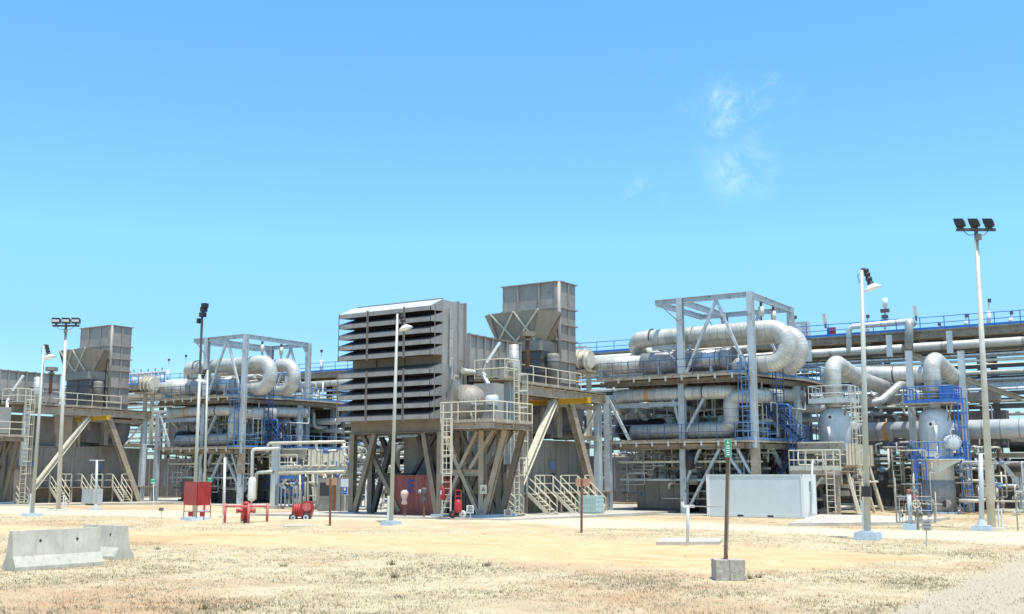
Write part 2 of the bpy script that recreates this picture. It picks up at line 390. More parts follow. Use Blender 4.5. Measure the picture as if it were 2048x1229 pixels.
gn = nd(t, 'ShaderNodeVectorMath', operation='SCALE'); gn.inputs['Scale'].default_value = 1.4
t.links.new(h_.inputs[0].links[0].from_socket, gn.inputs[0])
tint = mixc(t, 1., sky.outputs[0], gn.outputs[0], 'MULTIPLY'); t.nodes.remove(h_)
t.links.new(mixc(t, f.outputs[0], tint, (7.5, 8.6, 8.6)), bg.inputs[0])
bg.inputs[1].default_value = .118
sun = bpy.data.objects.new('sun', bpy.data.lights.new('sun', 'SUN')); COL.objects.link(sun)
sun.data.energy = 3.4; sun.data.angle = R(.5); sun.data.color = (1., .955, .86)
sd = SUN_DIR*math.cos(SUN_EL)+V3((0, 0, math.sin(SUN_EL))); sun.rotation_euler = sd.to_track_quat('Z', 'Y').to_euler(); sun.location = sd*200
vs = S.view_settings; vs.view_transform = 'Standard'; vs.look = 'None'; vs.gamma = 1; vs.exposure = .68; vs.use_curve_mapping = False
S.cycles.max_bounces = 6; S.cycles.diffuse_bounces = 4; S.cycles.glossy_bounces = 3
# ---------------------------------------------------------------- ground
def sm(a, b, x):
    x = max(0., min(1., (x-a)/(b-a))); return x*x*(3-2*x)
def lerpc(tab, x):
    if x <= tab[0][0]: return tab[0][1:]
    for p, q in zip(tab, tab[1:]):
        if x <= q[0]:
            k = (x-p[0])/(q[0]-p[0]); return tuple(a+(b-a)*k for a, b in zip(p[1:], q[1:]))
    return tab[-1][1:]
# worn sand track and pale road, followed through points measured on the ground: photo x, centre y, half width
TRACK = [(-700, 1052, 6), (0, 1062, 9), (400, 1077, 12), (800, 1085, 15), (1100, 1097, 26), (1400, 1116, 28), (1620, 1120, 20), (1760, 1118, 8), (1900, 1116, 0), (3000, 1116, 0)]
ROAD = [(-700, 1020, 4), (0, 1023, 5), (300, 1028, 6), (700, 1043, 6), (1000, 1047, 7), (1400, 1052, 7), (1700, 1066, 7), (2048, 1078, 12), (3000, 1100, 20)]
def masks(x, y):
    p = proj((x, y, 0))
    if p is None or p[1] < 985: return 0, 0, 0, 0
    px, py = p; wv = noise.noise(V3((x*.25, y*.25, 0)))*.6+noise.noise(V3((x*1.1, y*1.1, 3)))*.4
    c, h = lerpc(TRACK, px); tr = 0
    ru = 0
    if h > .5:
        tr = 1-sm(h*.7, h*1.35, abs(py-c)+wv*h*.5); br = noise.noise(V3((x*.18, y*.18, 21)))
        for k_ in (-.55, -.1, .3, .62): ru = max(ru, (1-sm(.5, 2.2, abs(py-c-h*k_-wv*2.5)))*sm(-.1, .35, br+k_*.3))
    c, h = lerpc(ROAD, px); rd = 1-sm(h*.75, h*1.25, abs(py-c)+wv*h*.4)
    # gravel yard in the near corner: beyond the line (2048,1112)-(1640,1240)
    s = (px-1745)*(1108-1240)/(2048-1745)+1240
    gr = sm(-10, 12, (py-s)+wv*14)
    return tr, rd, gr, ru
def bank(x, y):
    h = 0
    for xa, xb in ((-47.5, -30.6), (-96, -77.9)):
        d = max(xa-x, x-xb, 45.4-y, y-66, 0); h = max(h, (1-sm(0, 5.5, d))*max(0, min(.27, .27-(y-48)*.0175)))
    return h
mb = MB(); cols = 300; dist = []
d = 9.
while d < 5200: dist.append(d); d *= 1.011 if 18 < d < 64 else 1.022 if d < 110 else 1.14
for r_, d in enumerate(dist):
    for i in range(cols+1):
        a = YAW+R(62)*(1-2*i/cols)
        mb.v.append((-math.sin(a)*d, math.cos(a)*d, noise.noise(V3((-math.sin(a)*d*.3, math.cos(a)*d*.3, 7)))*.035 if d < 45 else bank(-math.sin(a)*d, math.cos(a)*d)))
for r_ in range(len(dist)-1):
    for i in range(cols):
        k = r_*(cols+1)+i; mb.face([k+1, k, k+cols+1, k+cols+2])
gm, t, b = base_mat('dry_field_soil')
me = mb.mesh('ground', gm)
attr = me.color_attributes.new('cover', 'FLOAT_COLOR', 'POINT'); buf = []
for v in mb.v:
    buf += list(masks(v[0], v[1]))
attr.data.foreach_set('color', buf)
me.polygons.foreach_set('use_smooth', [True]*len(me.polygons))
o = bpy.data.objects.new('ground', me); COL.objects.link(o); tag(o, 'dry sandy field with a worn track and stubble', None, None, 'structure')
tc = nd(t, 'ShaderNodeTexCoord'); at_ = nd(t, 'ShaderNodeVertexColor', layer_name='cover'); sx = nd(t, 'ShaderNodeSeparateColor'); t.links.new(at_.outputs[0], sx.inputs[0])
def tn(sc, det=6., ro=.6, dim=None):
    n = nd(t, 'ShaderNodeTexNoise', Scale=sc, Detail=det, Roughness=ro); t.links.new(tc.outputs['Object'], n.inputs[0]); return n.outputs['Fac']
big, mid, fine, vf = tn(.12), tn(.9, 8, .7), tn(7., 8, .75), tn(22., 5, .75)
straw = ramp(t, mid, [(.3, (.46, .36, .215)), (.5, (.56, .475, .315)), (.7, (.64, .565, .405))])
soil = ramp(t, fine, [(.3, (.42, .2, .1)), (.7, (.55, .34, .19))])
field = mixc(t, ramp(t, big, [(.5, (0, 0, 0)), (.66, (.75,)*3)]), straw, soil)
field = mixc(t, ramp(t, fine, [(.5, (0, 0, 0)), (.68, (.6,)*3)]), field, (.36, .3, .19))
patch = tn(.35, 7, .72); field = mixc(t, ramp(t, patch, [(.5, (0, 0, 0)), (.62, (.42,)*3)]), field, (.36, .29, .19))
field = mixc(t, ramp(t, vf, [(.53, (0, 0, 0)), (.68, (.6,)*3)]), field, (.22, .185, .12))
sand = ramp(t, mid, [(.3, (.56, .36, .19)), (.55, (.64, .46, .27)), (.75, (.68, .53, .34))])
sand = mixc(t, ramp(t, vf, [(.6, (0, 0, 0)), (.75, (.3,)*3)]), sand, (.42, .28, .16))
road = ramp(t, mid, [(.3, (.53, .45, .325)), (.5, (.58, .51, .385)), (.7, (.64, .57, .44))])
grav = ramp(t, vf, [(.35, (.26, .22, .16)), (.5, (.46, .4, .3)), (.65, (.58, .52, .41))])
ruf = nd(t, 'ShaderNodeMath', operation='MULTIPLY'); ruf.inputs[1].default_value = .5; t.links.new(at_.outputs['Alpha'], ruf.inputs[0])
sand = mixc(t, ruf.outputs[0], sand, (.38, .22, .11))
c = mixc(t, sx.outputs[0], field, sand); c = mixc(t, sx.outputs[1], c, road); c = mixc(t, sx.outputs[2], c, grav)
t.links.new(c, b.inputs['Base Color']); b.inputs['Roughness'].default_value = .95
b.inputs['Specular IOR Level'].default_value = .15
bp = nd(t, 'ShaderNodeBump', Strength=.7, Distance=.06); t.links.new(fine, bp.inputs['Height']); t.links.new(bp.outputs[0], b.inputs['Normal'])
# ---------------------------------------------------------------- dry stubble and weeds
def blade_mat(name, col):
    m, t, b = base_mat(name); n = nd(t, 'ShaderNodeTexNoise', Scale=.8, Detail=3.)
    tc = nd(t, 'ShaderNodeTexCoord'); t.links.new(tc.outputs['Object'], n.inputs[0])
    t.links.new(ramp(t, n.outputs['Fac'], [(.3, tuple(x*.7 for x in col)), (.7, tuple(x*1.25 for x in col))]), b.inputs['Base Color'])
    b.inputs['Roughness'].default_value = .8; return m
BL = [blade_mat('straw_blades', (.48, .42, .29)), blade_mat('brown_stalks', (.22, .17, .1)), blade_mat('olive_blades', (.16, .17, .075)), blade_mat('grey_stalks', (.3, .28, .2))]
rnd = random.Random(3); gv, gf, gmi = [], [], []
def tuft(x, y, n, h, sp, mi):
    for _ in range(n):
        a = rnd.uniform(0, 6.283); r = rnd.uniform(0, sp); bx, by = x+math.cos(a)*r, y+math.sin(a)*r
        hh = h*rnd.uniform(.5, 1.2); l = rnd.uniform(.1, 1.6)*hh; b2 = rnd.uniform(0, 6.283); wd = rnd.uniform(.004, .01)*(1+h*4)
        ox, oy = math.cos(b2)*wd, math.sin(b2)*wd; k = len(gv)
        gv.extend(((bx-ox, by-oy, -.02), (bx+ox, by+oy, -.02), (bx+math.cos(b2+1.3)*l, by+math.sin(b2+1.3)*l, hh)))
        gf.append((k, k+1, k+2)); gmi.append(mi)
N = 0
while N < 60000:
    px = rnd.uniform(-60, 2110); py = HY+10**rnd.uniform(math.log10(74), math.log10(305)); p = g(px, py)
    if py < 1026: continue
    tr, rd, gr, ru = masks(p.x, p.y); dn = noise.noise(V3((p.x*.35, p.y*.35, 11)))*.5+noise.noise(V3((p.x*1.3, p.y*1.3, 5)))*.35
    keep = min(1, max(.1, .42+dn*1.4))*(1-.97*tr)*(1-.88*rd)*(1-.96*gr)
    if rnd.random() > keep: continue
    N += 1; u = rnd.random(); mi = 0 if u < .4 else 3 if u < .66 else 1 if u < .86 else 2
    tuft(p.x, p.y, rnd.randint(2, 4), rnd.uniform(.02, .065)*(1.4 if rnd.random() < .08 else 1), rnd.uniform(.04, .16), mi)
for px, py, h in ((315, 1100, .2), (782, 1130, .24), (975, 1132, .24), (1500, 1158, .2), (1520, 1156, .18), (410, 1218, .2), (568, 1135, .2), (790, 1155, .24)):
    p = g(px, py)
    tuft(p.x, p.y, 26, h*.6, .1, 2); tuft(p.x, p.y, 12, h*.8, .14, 1)
me = bpy.data.meshes.new('dry_grass'); me.from_pydata(gv, [], gf)
for m in BL: me.materials.append(m)
me.polygons.foreach_set('material_index', gmi); me.update()
o = bpy.data.objects.new('dry_grass', me); COL.objects.link(o); tag(o, 'dry straw stubble and weeds over the field', 'grass', None, 'stuff')
sv, sf = [], []
for _ in range(5200):
    px = rnd.uniform(-40, 2090); py = rnd.uniform(1046, 1245); p = g(px, py); tr, rd, gr, ru = masks(p.x, p.y)
    if rnd.random() > .18+.75*gr+.3*rd+.12*tr: continue
    s_ = rnd.uniform(.005, .015)*(1 if rnd.random() < .95 else 1.8); k = len(sv); a = rnd.uniform(0, 6.28)
    for q in range(4): sv.append((p.x+math.cos(a+q*1.57)*s_*rnd.uniform(.7, 1.2), p.y+math.sin(a+q*1.57)*s_*rnd.uniform(.7, 1.2), -.01))
    sv.append((p.x+rnd.uniform(-.3, .3)*s_, p.y+rnd.uniform(-.3, .3)*s_, s_*rnd.uniform(.5, 1.0)+.03))
    for q in range(4): sf.append((k+q, k+(q+1) % 4, k+4))
me = bpy.data.meshes.new('loose_gravel'); me.from_pydata(sv, [], sf); me.materials.append(paint('field_stones', (.5, .43, .33), .9, 0, .4, 9., dirty=.3, streak=False)); me.update()
o = bpy.data.objects.new('loose_gravel', me); COL.objects.link(o); tag(o, 'loose stones scattered over the sandy ground', 'gravel', None, 'stuff')
# ---------------------------------------------------------------- plant pad (falls gently towards the back)
def padz(y): return max(.04, .34-(y-47)*.0175)
def slab(name, pts, th, label, zf=None, mat='slab'):
    zf = zf or (lambda p: th); mb = MB()
    mb.hexa([(p[0], p[1], -.3) for p in pts], [(p[0], p[1], zf(p)) for p in pts]); o = solo(name, mb, mat, label, None, None, kind='structure'); return o
slab('concrete_pad', [(-47.5, 44.6), (-30.6, 47.0), (-31.3, 86), (-47.5, 86)], 0, 'pale concrete pad under the louvred intake train', lambda p: padz(p[1]))
slab('concrete_pad', [(-96, 45.5), (-77.9, 47.6), (-78.3, 86), (-96, 86)], 0, 'pale concrete pad under the train behind the barriers', lambda p: padz(p[1]))
slab('concrete_pad', [(-31.2, 64.6), (-22.2, 66.6), (-22.2, 92), (-31.2, 92)], 0, 'pale concrete pad under the cooler frame by the container', lambda p: .06)
slab('concrete_pad', [(-78.2, 65), (-47.6, 62), (-47.6, 92), (-78.2, 92)], 0, 'pale concrete pad under the cooler frame behind the red board', lambda p: .06)
# ================================================================ TURBINE TRAIN (the far train is a copy of it, 47 m along the front)
NC, NL = 'of the louvred intake train', 'of the train behind the barriers'
def lb(s): return (s+' '+NC, s+' '+NL)
# ---- air intake filter house
X0, X1, YF = -42.85, -36.2, 48.5
ZT, ZM, ZB, ZG = 12.45, 8.95, 5.45, 4.95
fh = thing('intake_filter_house', 'tall grey intake filter house with two banks of dark louvres on braced legs', 'filter house', (X0, YF, padz(YF)))
part('body', MB().box(X0, X1, YF, 49.95, ZB+.1, ZT), 'duct', fh)  # paler sheet puts the sun grazing the flank into the colour
part('rear_section', MB().box(X0, X1-.06, 50.05, 50.65, ZB+1.9, ZT-.05), 'duct', fh)
for y in (49.95, 50.65):
    mb = MB(); mb.box(X0-.05, X1+.1, y, y+.1, ZB+(.1 if y < 50 else 1.9), ZT+.08); part('flange', mb, 'intake', fh)
part('middle_band', MB().box(X0+.05, X1-.02, YF-.03, YF, 8.33, 9.48), 'midpanel', fh)
for x in (-41.0, -38.9): part('band_rib', MB().box(x-.05, x+.05, YF-.12, YF-.03, 8.33, 9.4), 'midpanel', fh)
part('lower_band', MB().box(X0+.05, X1-.02, YF-.05, YF-.002, ZB, ZB+.55), 'midpanel', fh)
part('filter_screen', MB().box(X0+.15, X1-.15, YF-.02, YF-.004, 5.95, 8.3), 'intake_dark', fh)
part('filter_screen', MB().box(X0+.15, X1-.15, YF-.02, YF-.004, 9.5, 12.3), 'intake_dark', fh)
YT = 47.35
def louvre(zl, first, top):
    xa, xb = X0-.1, X1+.02; h = .118; zu = zl+.52 if not first else zl+.62
    mb = MB()
    mb.hexa([(xa, YT, zl-h), (xb, YT, zl-h), (xb, YT+.03, zl-h), (xa, YT+.03, zl-h)], [(xa, YT, zl+h), (xb, YT, zl+h), (xb, YT+.03, zl+h), (xa, YT+.03, zl+h)])
    o = part('louvre', mb, 'intake', fh)
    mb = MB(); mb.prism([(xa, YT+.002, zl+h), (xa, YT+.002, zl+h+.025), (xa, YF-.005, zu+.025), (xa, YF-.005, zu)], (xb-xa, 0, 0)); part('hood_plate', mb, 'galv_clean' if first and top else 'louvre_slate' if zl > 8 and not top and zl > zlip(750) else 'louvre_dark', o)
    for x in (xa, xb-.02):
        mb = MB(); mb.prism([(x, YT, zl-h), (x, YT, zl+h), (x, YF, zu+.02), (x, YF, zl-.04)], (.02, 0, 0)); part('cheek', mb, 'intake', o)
    mb = MB(); mb.prism([(xa+.03, YT+.04, zl-h+.01), (xa+.03, YT+.04, zl+h-.02), (xa+.03, YF-.03, zu-.02), (xa+.03, YF-.03, zl-.03)], (xb-xa-.06, 0, 0)); part('dark_underside', mb, 'intake_dark', o)  # dark filler puts the shade of the louvre gap into the colour
def zlip(y): return at(868, y, Y=YT).z
for k, y in enumerate((615, 637, 660, 682.5, 704)): louvre(zlip(y), k == 0, 1)
for k, y in enumerate((741.5, 765, 787.5, 810, 833)): louvre(zlip(y), False, 0)
for xq in (735, 808, 870, 678):
    X = at(xq, 640, Y=YT-.03).x
    for za, zb in ((zlip(708), zlip(611)), (zlip(837), zlip(737))):
        thin = .025 if xq in (870, 678) else .035
        for dx in ((-.04, .04) if thin > .03 else (0,)): part('louvre_post', MB().box(X+dx-thin/2, X+dx+thin/2, YT-.05, YT-.003, za-.1, zb+.1), 'machine', fh)
part('top_rib', MB().box(X0+.3, X1, YF+.0, YF+.06, ZT+.003, ZT+.1), 'intake', fh)
# control piping and boxes on its flank
mb = MB()
for y, za, zb in ((49.1, 8.6, 12.0), (49.25, 8.6, 11.4)): mb.tube((X1+.12, y, za), (X1+.12, y, zb), .06, 8)
part('conduit', mb, 'c_grey', fh)
part('flank_cabinet', MB().box(X1+.005, X1+.4, 49.0, 49.7, 5.5, 7.9), 'duct', fh)
for i in range(16):
    r_ = random.Random(i); y = r_.uniform(48.7, 50.6); z = r_.uniform(5.6, 9.3); mb = MB(); q = V3((X1+.1+r_.uniform(0, .35), y, z))
    p2 = q+V3((0, r_.uniform(-.6, .6), 0)); mb.pipe([q+V3((0, 0, -r_.uniform(.4, 1.3))), q, p2], .03+.02*r_.random(), .1, 6); part('small_pipe', mb, r_.choice(['grey', 'cream', 'machine', 'c_grey']), fh)
mb = MB(); mb.tube((X1+.5, 49.8, 8.45), (X1+.5, 50.9, 8.45), .16, 12); part('cream_canister', mb, 'cream', fh)
# support frame below
part('transom_beam', MB().ibeam((X0-.1, YF+.12, (ZB+ZG)/2), (X1+.1, YF+.12, (ZB+ZG)/2), .35, ZB-ZG), 'brown', fh)
part('transom_beam', MB().ibeam((X0-.1, 50.3, (ZB+ZG)/2), (X1+.1, 50.3, (ZB+ZG)/2), .35, ZB-ZG), 'brown', fh)
for x in (X0+.1, X1-.1):
    part('side_beam', MB().ibeam((x, YF+.31, (ZB+ZG)/2), (x, 50.11, (ZB+ZG)/2), .3, ZB-ZG-.04), 'brown', fh)
    for y in (YF+.12, 50.3): part('leg', MB().ibeam((x, y, 0), (x, y, ZG), .34, .34, (0, 1, 0)), 'brown', fh)
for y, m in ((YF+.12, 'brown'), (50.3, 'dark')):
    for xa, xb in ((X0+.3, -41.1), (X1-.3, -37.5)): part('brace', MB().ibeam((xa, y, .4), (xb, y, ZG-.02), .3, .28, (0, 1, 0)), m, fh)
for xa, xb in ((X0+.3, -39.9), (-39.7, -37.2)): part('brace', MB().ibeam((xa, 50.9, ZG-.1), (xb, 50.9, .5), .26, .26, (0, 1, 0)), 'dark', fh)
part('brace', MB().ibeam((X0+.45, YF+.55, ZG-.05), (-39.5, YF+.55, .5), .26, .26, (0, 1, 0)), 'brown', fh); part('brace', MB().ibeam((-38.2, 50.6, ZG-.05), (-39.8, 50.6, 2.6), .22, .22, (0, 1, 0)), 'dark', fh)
part('cross_beam', MB().ibeam((X0+.25, 50.3, 2.55), (-39.6, 50.3, 2.55), .25, .3), 'dark', fh)
for x in (X0+.1, X1-.1): part('footing', MB().box(x-.4, x+.4, YF-.25, YF+.5, 0, padz(YF)+.12), 'conc_blueshade', fh)
# ---- intake duct
zt1, zt2, zb1, zb2 = at(930, 667, X=-36).z, at(1040, 690, X=-36).z, at(930, 752, X=-36).z, at(1040, 765, X=-36).z
ya, yb = 50.76, 56.3
print('duct', zt1, zt2, zb1, zb2, at(930, 667, X=-36), at(1040, 690, X=-36))
ZD0, ZD1 = 8.35, zt2
a_, b_ = lb('long grey ribbed intake duct')
du = thing('intake_duct', a_, 'duct', (-38.5, ya, ZD0), None, b_)
part('duct_body', MB().box(-41.4, -36.0, ya, yb, ZD0, ZD1), 'duct', du)
for i in range(8):
    y = ya+(yb-ya)*i/7.; y = min(max(y, ya+.04), yb-.04)
    part('rib', MB().box(-41.5, -35.86, y-.04, y+.04, ZD0-.08, ZD1+.12), 'duct', du)
part('waist_rib', MB().box(-35.995, -35.88, ya+2.8, yb, ZD0+1.15, ZD0+1.25), 'duct', du)
part('edge_angle', MB().box(-36.0, -35.85, ya, yb+.1, ZD1+.002, ZD1+.08), 'brown', du)
part('underside_beam', MB().box(-41.0, -36.1, ya+.2, yb-.1, ZD0-.5, ZD0-.1), 'dark', du)
# ---- silencer hood on its box
hx = [at(970, 630, Y=59).x, at(988, 626, Y=59).x, at(1090, 617, Y=59).x, at(1108, 620, Y=59).x]
a_, b_ = lb('grey flared silencer hood with crossed stiffeners')
ho = thing('silencer_hood', a_, 'silencer', (-38, 59, 6), None, b_)
zt_, zb_ = 13.2, 11.3
top = [(-40.75, 59.35, zt_), (-39.9, 58.75, zt_), (-36.1, 58.75, zt_), (-35.05, 59.9, zt_-.12), (-36.2, 61.2, zt_), (-40.75, 61.2, zt_)]
bot = [(-40.0, 59.75, zb_), (-39.6, 59.3, zb_), (-36.7, 59.3, zb_), (-36.2, 59.75, zb_), (-36.5, 61.2, zb_), (-40.0, 61.2, zb_)]
mb = MB(); k = len(bot); mb.v = bot+top
for i in range(k): j = (i+1) % k; mb.face([i, j, k+j, k+i])
mb.face(list(range(k-1, -1, -1))); mb.face(list(range(k, 2*k)))
part('flared_body', mb, 'hood', ho)
def fr(u, v):
    A = V3((-39.9, 58.74, zt_)).lerp(V3((-36.1, 58.74, zt_)), u); B = V3((-39.6, 59.29, zb_)).lerp(V3((-36.7, 59.29, zb_)), u); return B.lerp(A, v)
for u0, v0, u1, v1 in ((.0, 1, .5, 0), (.5, 1, 1., 0), (0, 0, .5, 1), (.5, 0, 1, 1)):
    part('stiffener', MB().bar(fr(u0, v0)+V3((0, -.03, 0)), fr(u1, v1)+V3((0, -.05, 0)), .1, .1), 'rail', ho)  # cream colour stands for the bright highlight on each rib
for u in (0, 1): part('corner_rib', MB().bar(fr(u, 0)+V3((0, -.05, 0)), fr(u, 1)+V3((0, -.05, 0)), .08, .08), 'hood', ho)
part('dark_side_sheet', MB().prism([(-35.08, 59.96, zt_-.2), (-36.1, 61.1, zt_-.12), (-36.42, 61.1, zb_+.1), (-36.19, 59.85, zb_+.1)], (.02, .01, 0)), 'brown', ho)  # browner sheet makes this leaning side darker than the body
part('neck', MB().box(-39.9, -36.25, 59.25, 61.0, 10.6, 11.28), 'hood', ho)
part('box_body', MB().box(-39.6, -36.3, 59.45, 61.0, 5.2, 10.6), 'boxgrey', ho)
for z in (7.2, 8.2, 9.2, 10.1): part('box_rib', MB().box(-39.7, -36.24, 59.36, 61.05, z-.04, z+.04), 'boxgrey', ho)
for x in (-37.9, -36.4): part('box_seam', MB().box(x-.03, x+.03, 59.4, 59.45, 5.3, 10.6), 'boxgrey', ho)
# ---- exhaust stack
SX0, SX1, ST = -40.5, -36.0, 15.4
a_, b_ = lb('square ribbed brown grey exhaust stack')
st = thing('exhaust_stack', a_, 'chimney', (-37.6, 61.5, 5), None, b_)
ch = .22
SY0 = 61.25; SY1 = 63.4
poly = [(SX0, SY0, 5), (SX1-ch, SY0, 5), (SX1, SY0+ch, 5), (SX1, SY1, 5), (SX0, SY1, 5)]
part('shaft', MB().prism(poly, (0, 0, ST-5)), 'stack', st)
def ring(z, e, h): return MB().prism([(SX0-e, SY0-e, z), (SX1-ch+e*.4, SY0-e, z), (SX1+e, SY0+ch-e*.4, z), (SX1+e, SY1+e, z), (SX0-e, SY1+e, z)], (0, 0, h))
part('top_flange', ring(ST, .14, .06), 'stack', st)
for z in (13.62, 12.5, 11.45, 10.0, 8.6): part('stiffening_ring', ring(z, .13, .09), 'stack', st)
for x in (SX0+1.25, SX0+2.95, SX1-ch-.06): part('rib', MB().box(x-.06, x+.06, SY0-.1, SY0, 9, ST-.01), 'stack', st)
for y in (SY0+1.1,): part('rib', MB().box(SX1, SX1+.1, y-.05, y+.05, 9, ST-.01), 'stack', st)
for x in (SX0,): part('corner_angle', MB().box(x-.03, x+.06, SY0-.03, SY0+.05, 9, ST-.005), 'stack', st)
part('corner_post', MB().tube((SX1-.09, SY0+.09, 9), (SX1-.09, SY0+.09, ST-.004), .15, 10), 'stack', st, smooth=True)
# exhaust diffuser below the stack
a_, b_ = lb('dark round exhaust diffuser under the upper walkway')
mb = MB(); mb.lathe([(.95, 0), (1.05, .1), (1.05, .75), (.9, .85), (1.0, 1.0), (1.25, 3.2)], (-36.2, 62.6, 4.9), n=24)
di = solo('exhaust_diffuser', mb, 'boxgrey', a_, 'diffuser', None, b_, True)
part('ring_band', MB().tube((-36.2, 62.6, 5.15), (-36.2, 62.6, 5.45), 1.09, 24), 'dark', di, smooth=True)
# drum silencers beside the walkway
a_, b_ = lb('grey upright silencer drum with a lamp post')
mb = MB(); mb.lathe([(.42, 0), (.42, 2.2), (.36, 2.4), (.0, 2.45)], at(1107, 772, Y=60.0)-V3((0, 0, .3)), n=18); dr = solo('silencer_drum', mb, 'machine', a_, 'silencer', None, b_, True)
part('drum_band', MB().tube(V3(dr.location)+V3((0, 0, 1.9)), V3(dr.location)+V3((0, 0, 2.0)), .45, 18), 'grey', dr)
# ---- acoustic enclosure
XE = -36.6
a_, b_ = lb('long dark grey acoustic enclosure with doors')
en = thing('turbine_enclosure', a_, 'enclosure', (XE-2, 57, 1), None, b_)
ze = at(1100, 884, X=XE).z; print('encl top', ze)
part('wall_block', MB().box(XE-4.4, XE, 51.2, 66.3, 1.35, ze), 'encl', en)
part('roof_edge', MB().box(XE-4.5, XE+.08, 51.1, 66.4, ze, ze+.1), 'encl', en)
part('skid_base', MB().box(XE-4.3, XE-.25, 51.3, 66.2, .05, 1.33), 'beam', en)
for y in [51.2+.05]+[52.5+1.55*i for i in range(9)]: part('panel_seam', MB().box(XE, XE+.035, y-.03, y+.03, 1.4, ze), 'encl', en)
for y in (54.5, 61.2):
    d_ = part('door', MB().box(XE, XE+.05, y-.45, y+.45, 1.5, 3.6), 'machine', en)
    part('handle', MB().box(XE+.05, XE+.09, y+.28, y+.36, 2.4, 2.6), 'rail', d_)
    part('sign_plate', MB().box(XE+.05, XE+.058, y-.22, y+.22, 2.95, 3.5), 'blueglass', d_)
    part('door_window', MB().box(XE+.05, XE+.057, y-.25, y+.2, 2.2, 2.7), 'black', d_)
part('upper_casing', MB().box(XE-4, XE-.5, 52, 58.6, ze+.12, 7.3), 'machine', en)
part('plenum', MB().box(XE-3.6, XE-.3, 58.7, 59.3, ze+.12, 7.6), 'brown', en)
part('walk_kerb', MB().box(XE+.0, XE+1.85, 50.8, 66.2, 1.42, 1.5), 'deck', en)
for i in range(8): part('kerb_leg', MB().bar((XE+1.7, 51.2+i*2.05, .02), (XE+1.7, 51.2+i*2.05, 1.42), .12), 'beam', en)
# ---- stairs down from the doors
XS = XE+1.86
for yy, n1, n2 in ((51.45, 'first', 'by the X braced platform'), (55.15, 'second', 'between braced column and tank'), (58.2, 'third', 'behind the clear plastic tank'), (61.3, 'fourth', 'beside the last pale column')):
    a_, b_ = lb(n1+' cream steel stair '+n2.replace('clear plastic tank', 'front stairs').replace('column and tank', 'columns'))
    stair(a_, (XS, yy, 1.5), 1.6, .85, 1.5-padz(yy)+.0, b_)
    # landing rail frames
    a_, b_ = lb('cream landing rail at the head of the '+n1+' stair')
    lr = thing('landing_rail', a_, 'railing', (XS, yy+1, 1.5), 'landing rails', b_)
    railing(lr, [(XE+.6, yy-.05, 1.5), (XS, yy-.05, 1.5)], h=1.05, toe=0, step=.9)
    railing(lr, [(XS, yy+.95, 1.5), (XS, yy+2.0, 1.5)], h=1.05, toe=0, step=.7)
# ---- upper walkway along the train
XW, ZW = -34.55, None
p1, p2 = at(1055, 762, X=XW), at(1150, 778, X=XW); print('walk', p1, p2)
ZW = 8.05
a_, b_ = lb('high steel walkway with cream railing')
wk = thing('upper_walkway', a_, 'walkway', (XW-.6, 56, padz(56)), None, b_)
part('deck_plate', MB().box(XE+.7, XW, 51.3, 64.9, ZW-.06, ZW), 'deck', wk)
part('deck_plate', MB().box(XE+.2, -33.5, 50.9, 52.6, ZW-.12, ZW-.065), 'deck', wk)
part('edge_beam', MB().ibeam((XW-.1, 51.2, ZW-.42), (XW-.1, 65.0, ZW-.42), .28, .55), 'beam', wk)
part('edge_beam', MB().ibeam((XE+.8, 51.2, ZW-.42), (XE+.8, 65.0, ZW-.42), .25, .5), 'beam', wk)
for i in range(10): part('outrigger', MB().bar((XE+.8, 52.7+i*1.36, ZW-.14), (XW-.02, 52.7+i*1.36, ZW-.14), .1, .14), 'beam', wk)
railing(wk, [(XE+.9, 51.0, ZW), (-33.6, 51.0, ZW), (-33.6, 52.5, ZW), (XW-.05, 52.7, ZW), (XW-.05, 61.6, ZW)], toe=.13, toemat='beam')
# columns and raking braces
for x, y, wd in ((-34.1, 52.2, .42), (-35.0, 64.55, .42)):
    part('column', MB().ibeam((x, y, 0), (x, y, ZW-.15), wd, wd, (0, 1, 0)), 'galv_clean', wk)
    part('base_plate', MB().box(x-.4, x+.4, y-.4, y+.4, 0, padz(y)+.06), 'conc', wk)
part('tie_beam', MB().ibeam((-35.0, 58, ZW-1.0), (-35.0, 64.3, ZW-1.0), .2, .3), 'beam', wk)
part('raking_brace', MB().ibeam((-34.8, 58.6, ZW-.72), (-34.5, 52.6, .3), .42, .34, (0, 0, 1)), 'rail', wk)
part('raking_brace', MB().ibeam((-34.95, 60.6, ZW-.72), (-34.9, 64.2, .3), .5, .4, (1, 0, 0)), 'beam', wk)
part('end_tie', MB().ibeam((-35.0, 62.4, 5.0), (-35.0, 64.3, 5.0), .2, .3), 'beam', wk)
part('end_brace', MB().bar((-35.0, 62.6, 5.1), (-35.0, 64.4, 7.0), .14), 'rail', wk)
part('end_beam', MB().ibeam((XE-1.5, 64.55, ZW-.45), (XW+.2, 64.55, ZW-.45), .2, .5), 'beam', wk)
a_, b_ = lb('yellow crane beam under the walkway')
cb = thing('crane_beam', a_, 'crane beam', (-34.5, 58.7, 7), None, b_)
part('beam', MB().ibeam((XE-.3, 58.75, 7.16), (-32.5, 58.75, 7.16), .22, .34), 'yellow', cb)
part('end_stop', MB().box(-32.5, -32.4, 58.58, 58.92, 6.98, 7.36), 'yellow', cb)
a_, b_ = lb('cream caged ladder up to the high walkway')
ladder('ladder', a_, (-33.3, 51.75, padz(51)), (-33.3, 51.75, ZW), (0, 1, 0), (1, 0, 0), alt=b_)
a_, b_ = lb('tall grey vent mast with a flat rain cap')
p = at(1028, 775, Y=53.2); mb = MB(); mb.tube(p, at(1028, 690, Y=53.2), .3, 14); vm = solo('vent_mast', mb, 'c_grey', a_, 'vent pipe', None, b_, True)
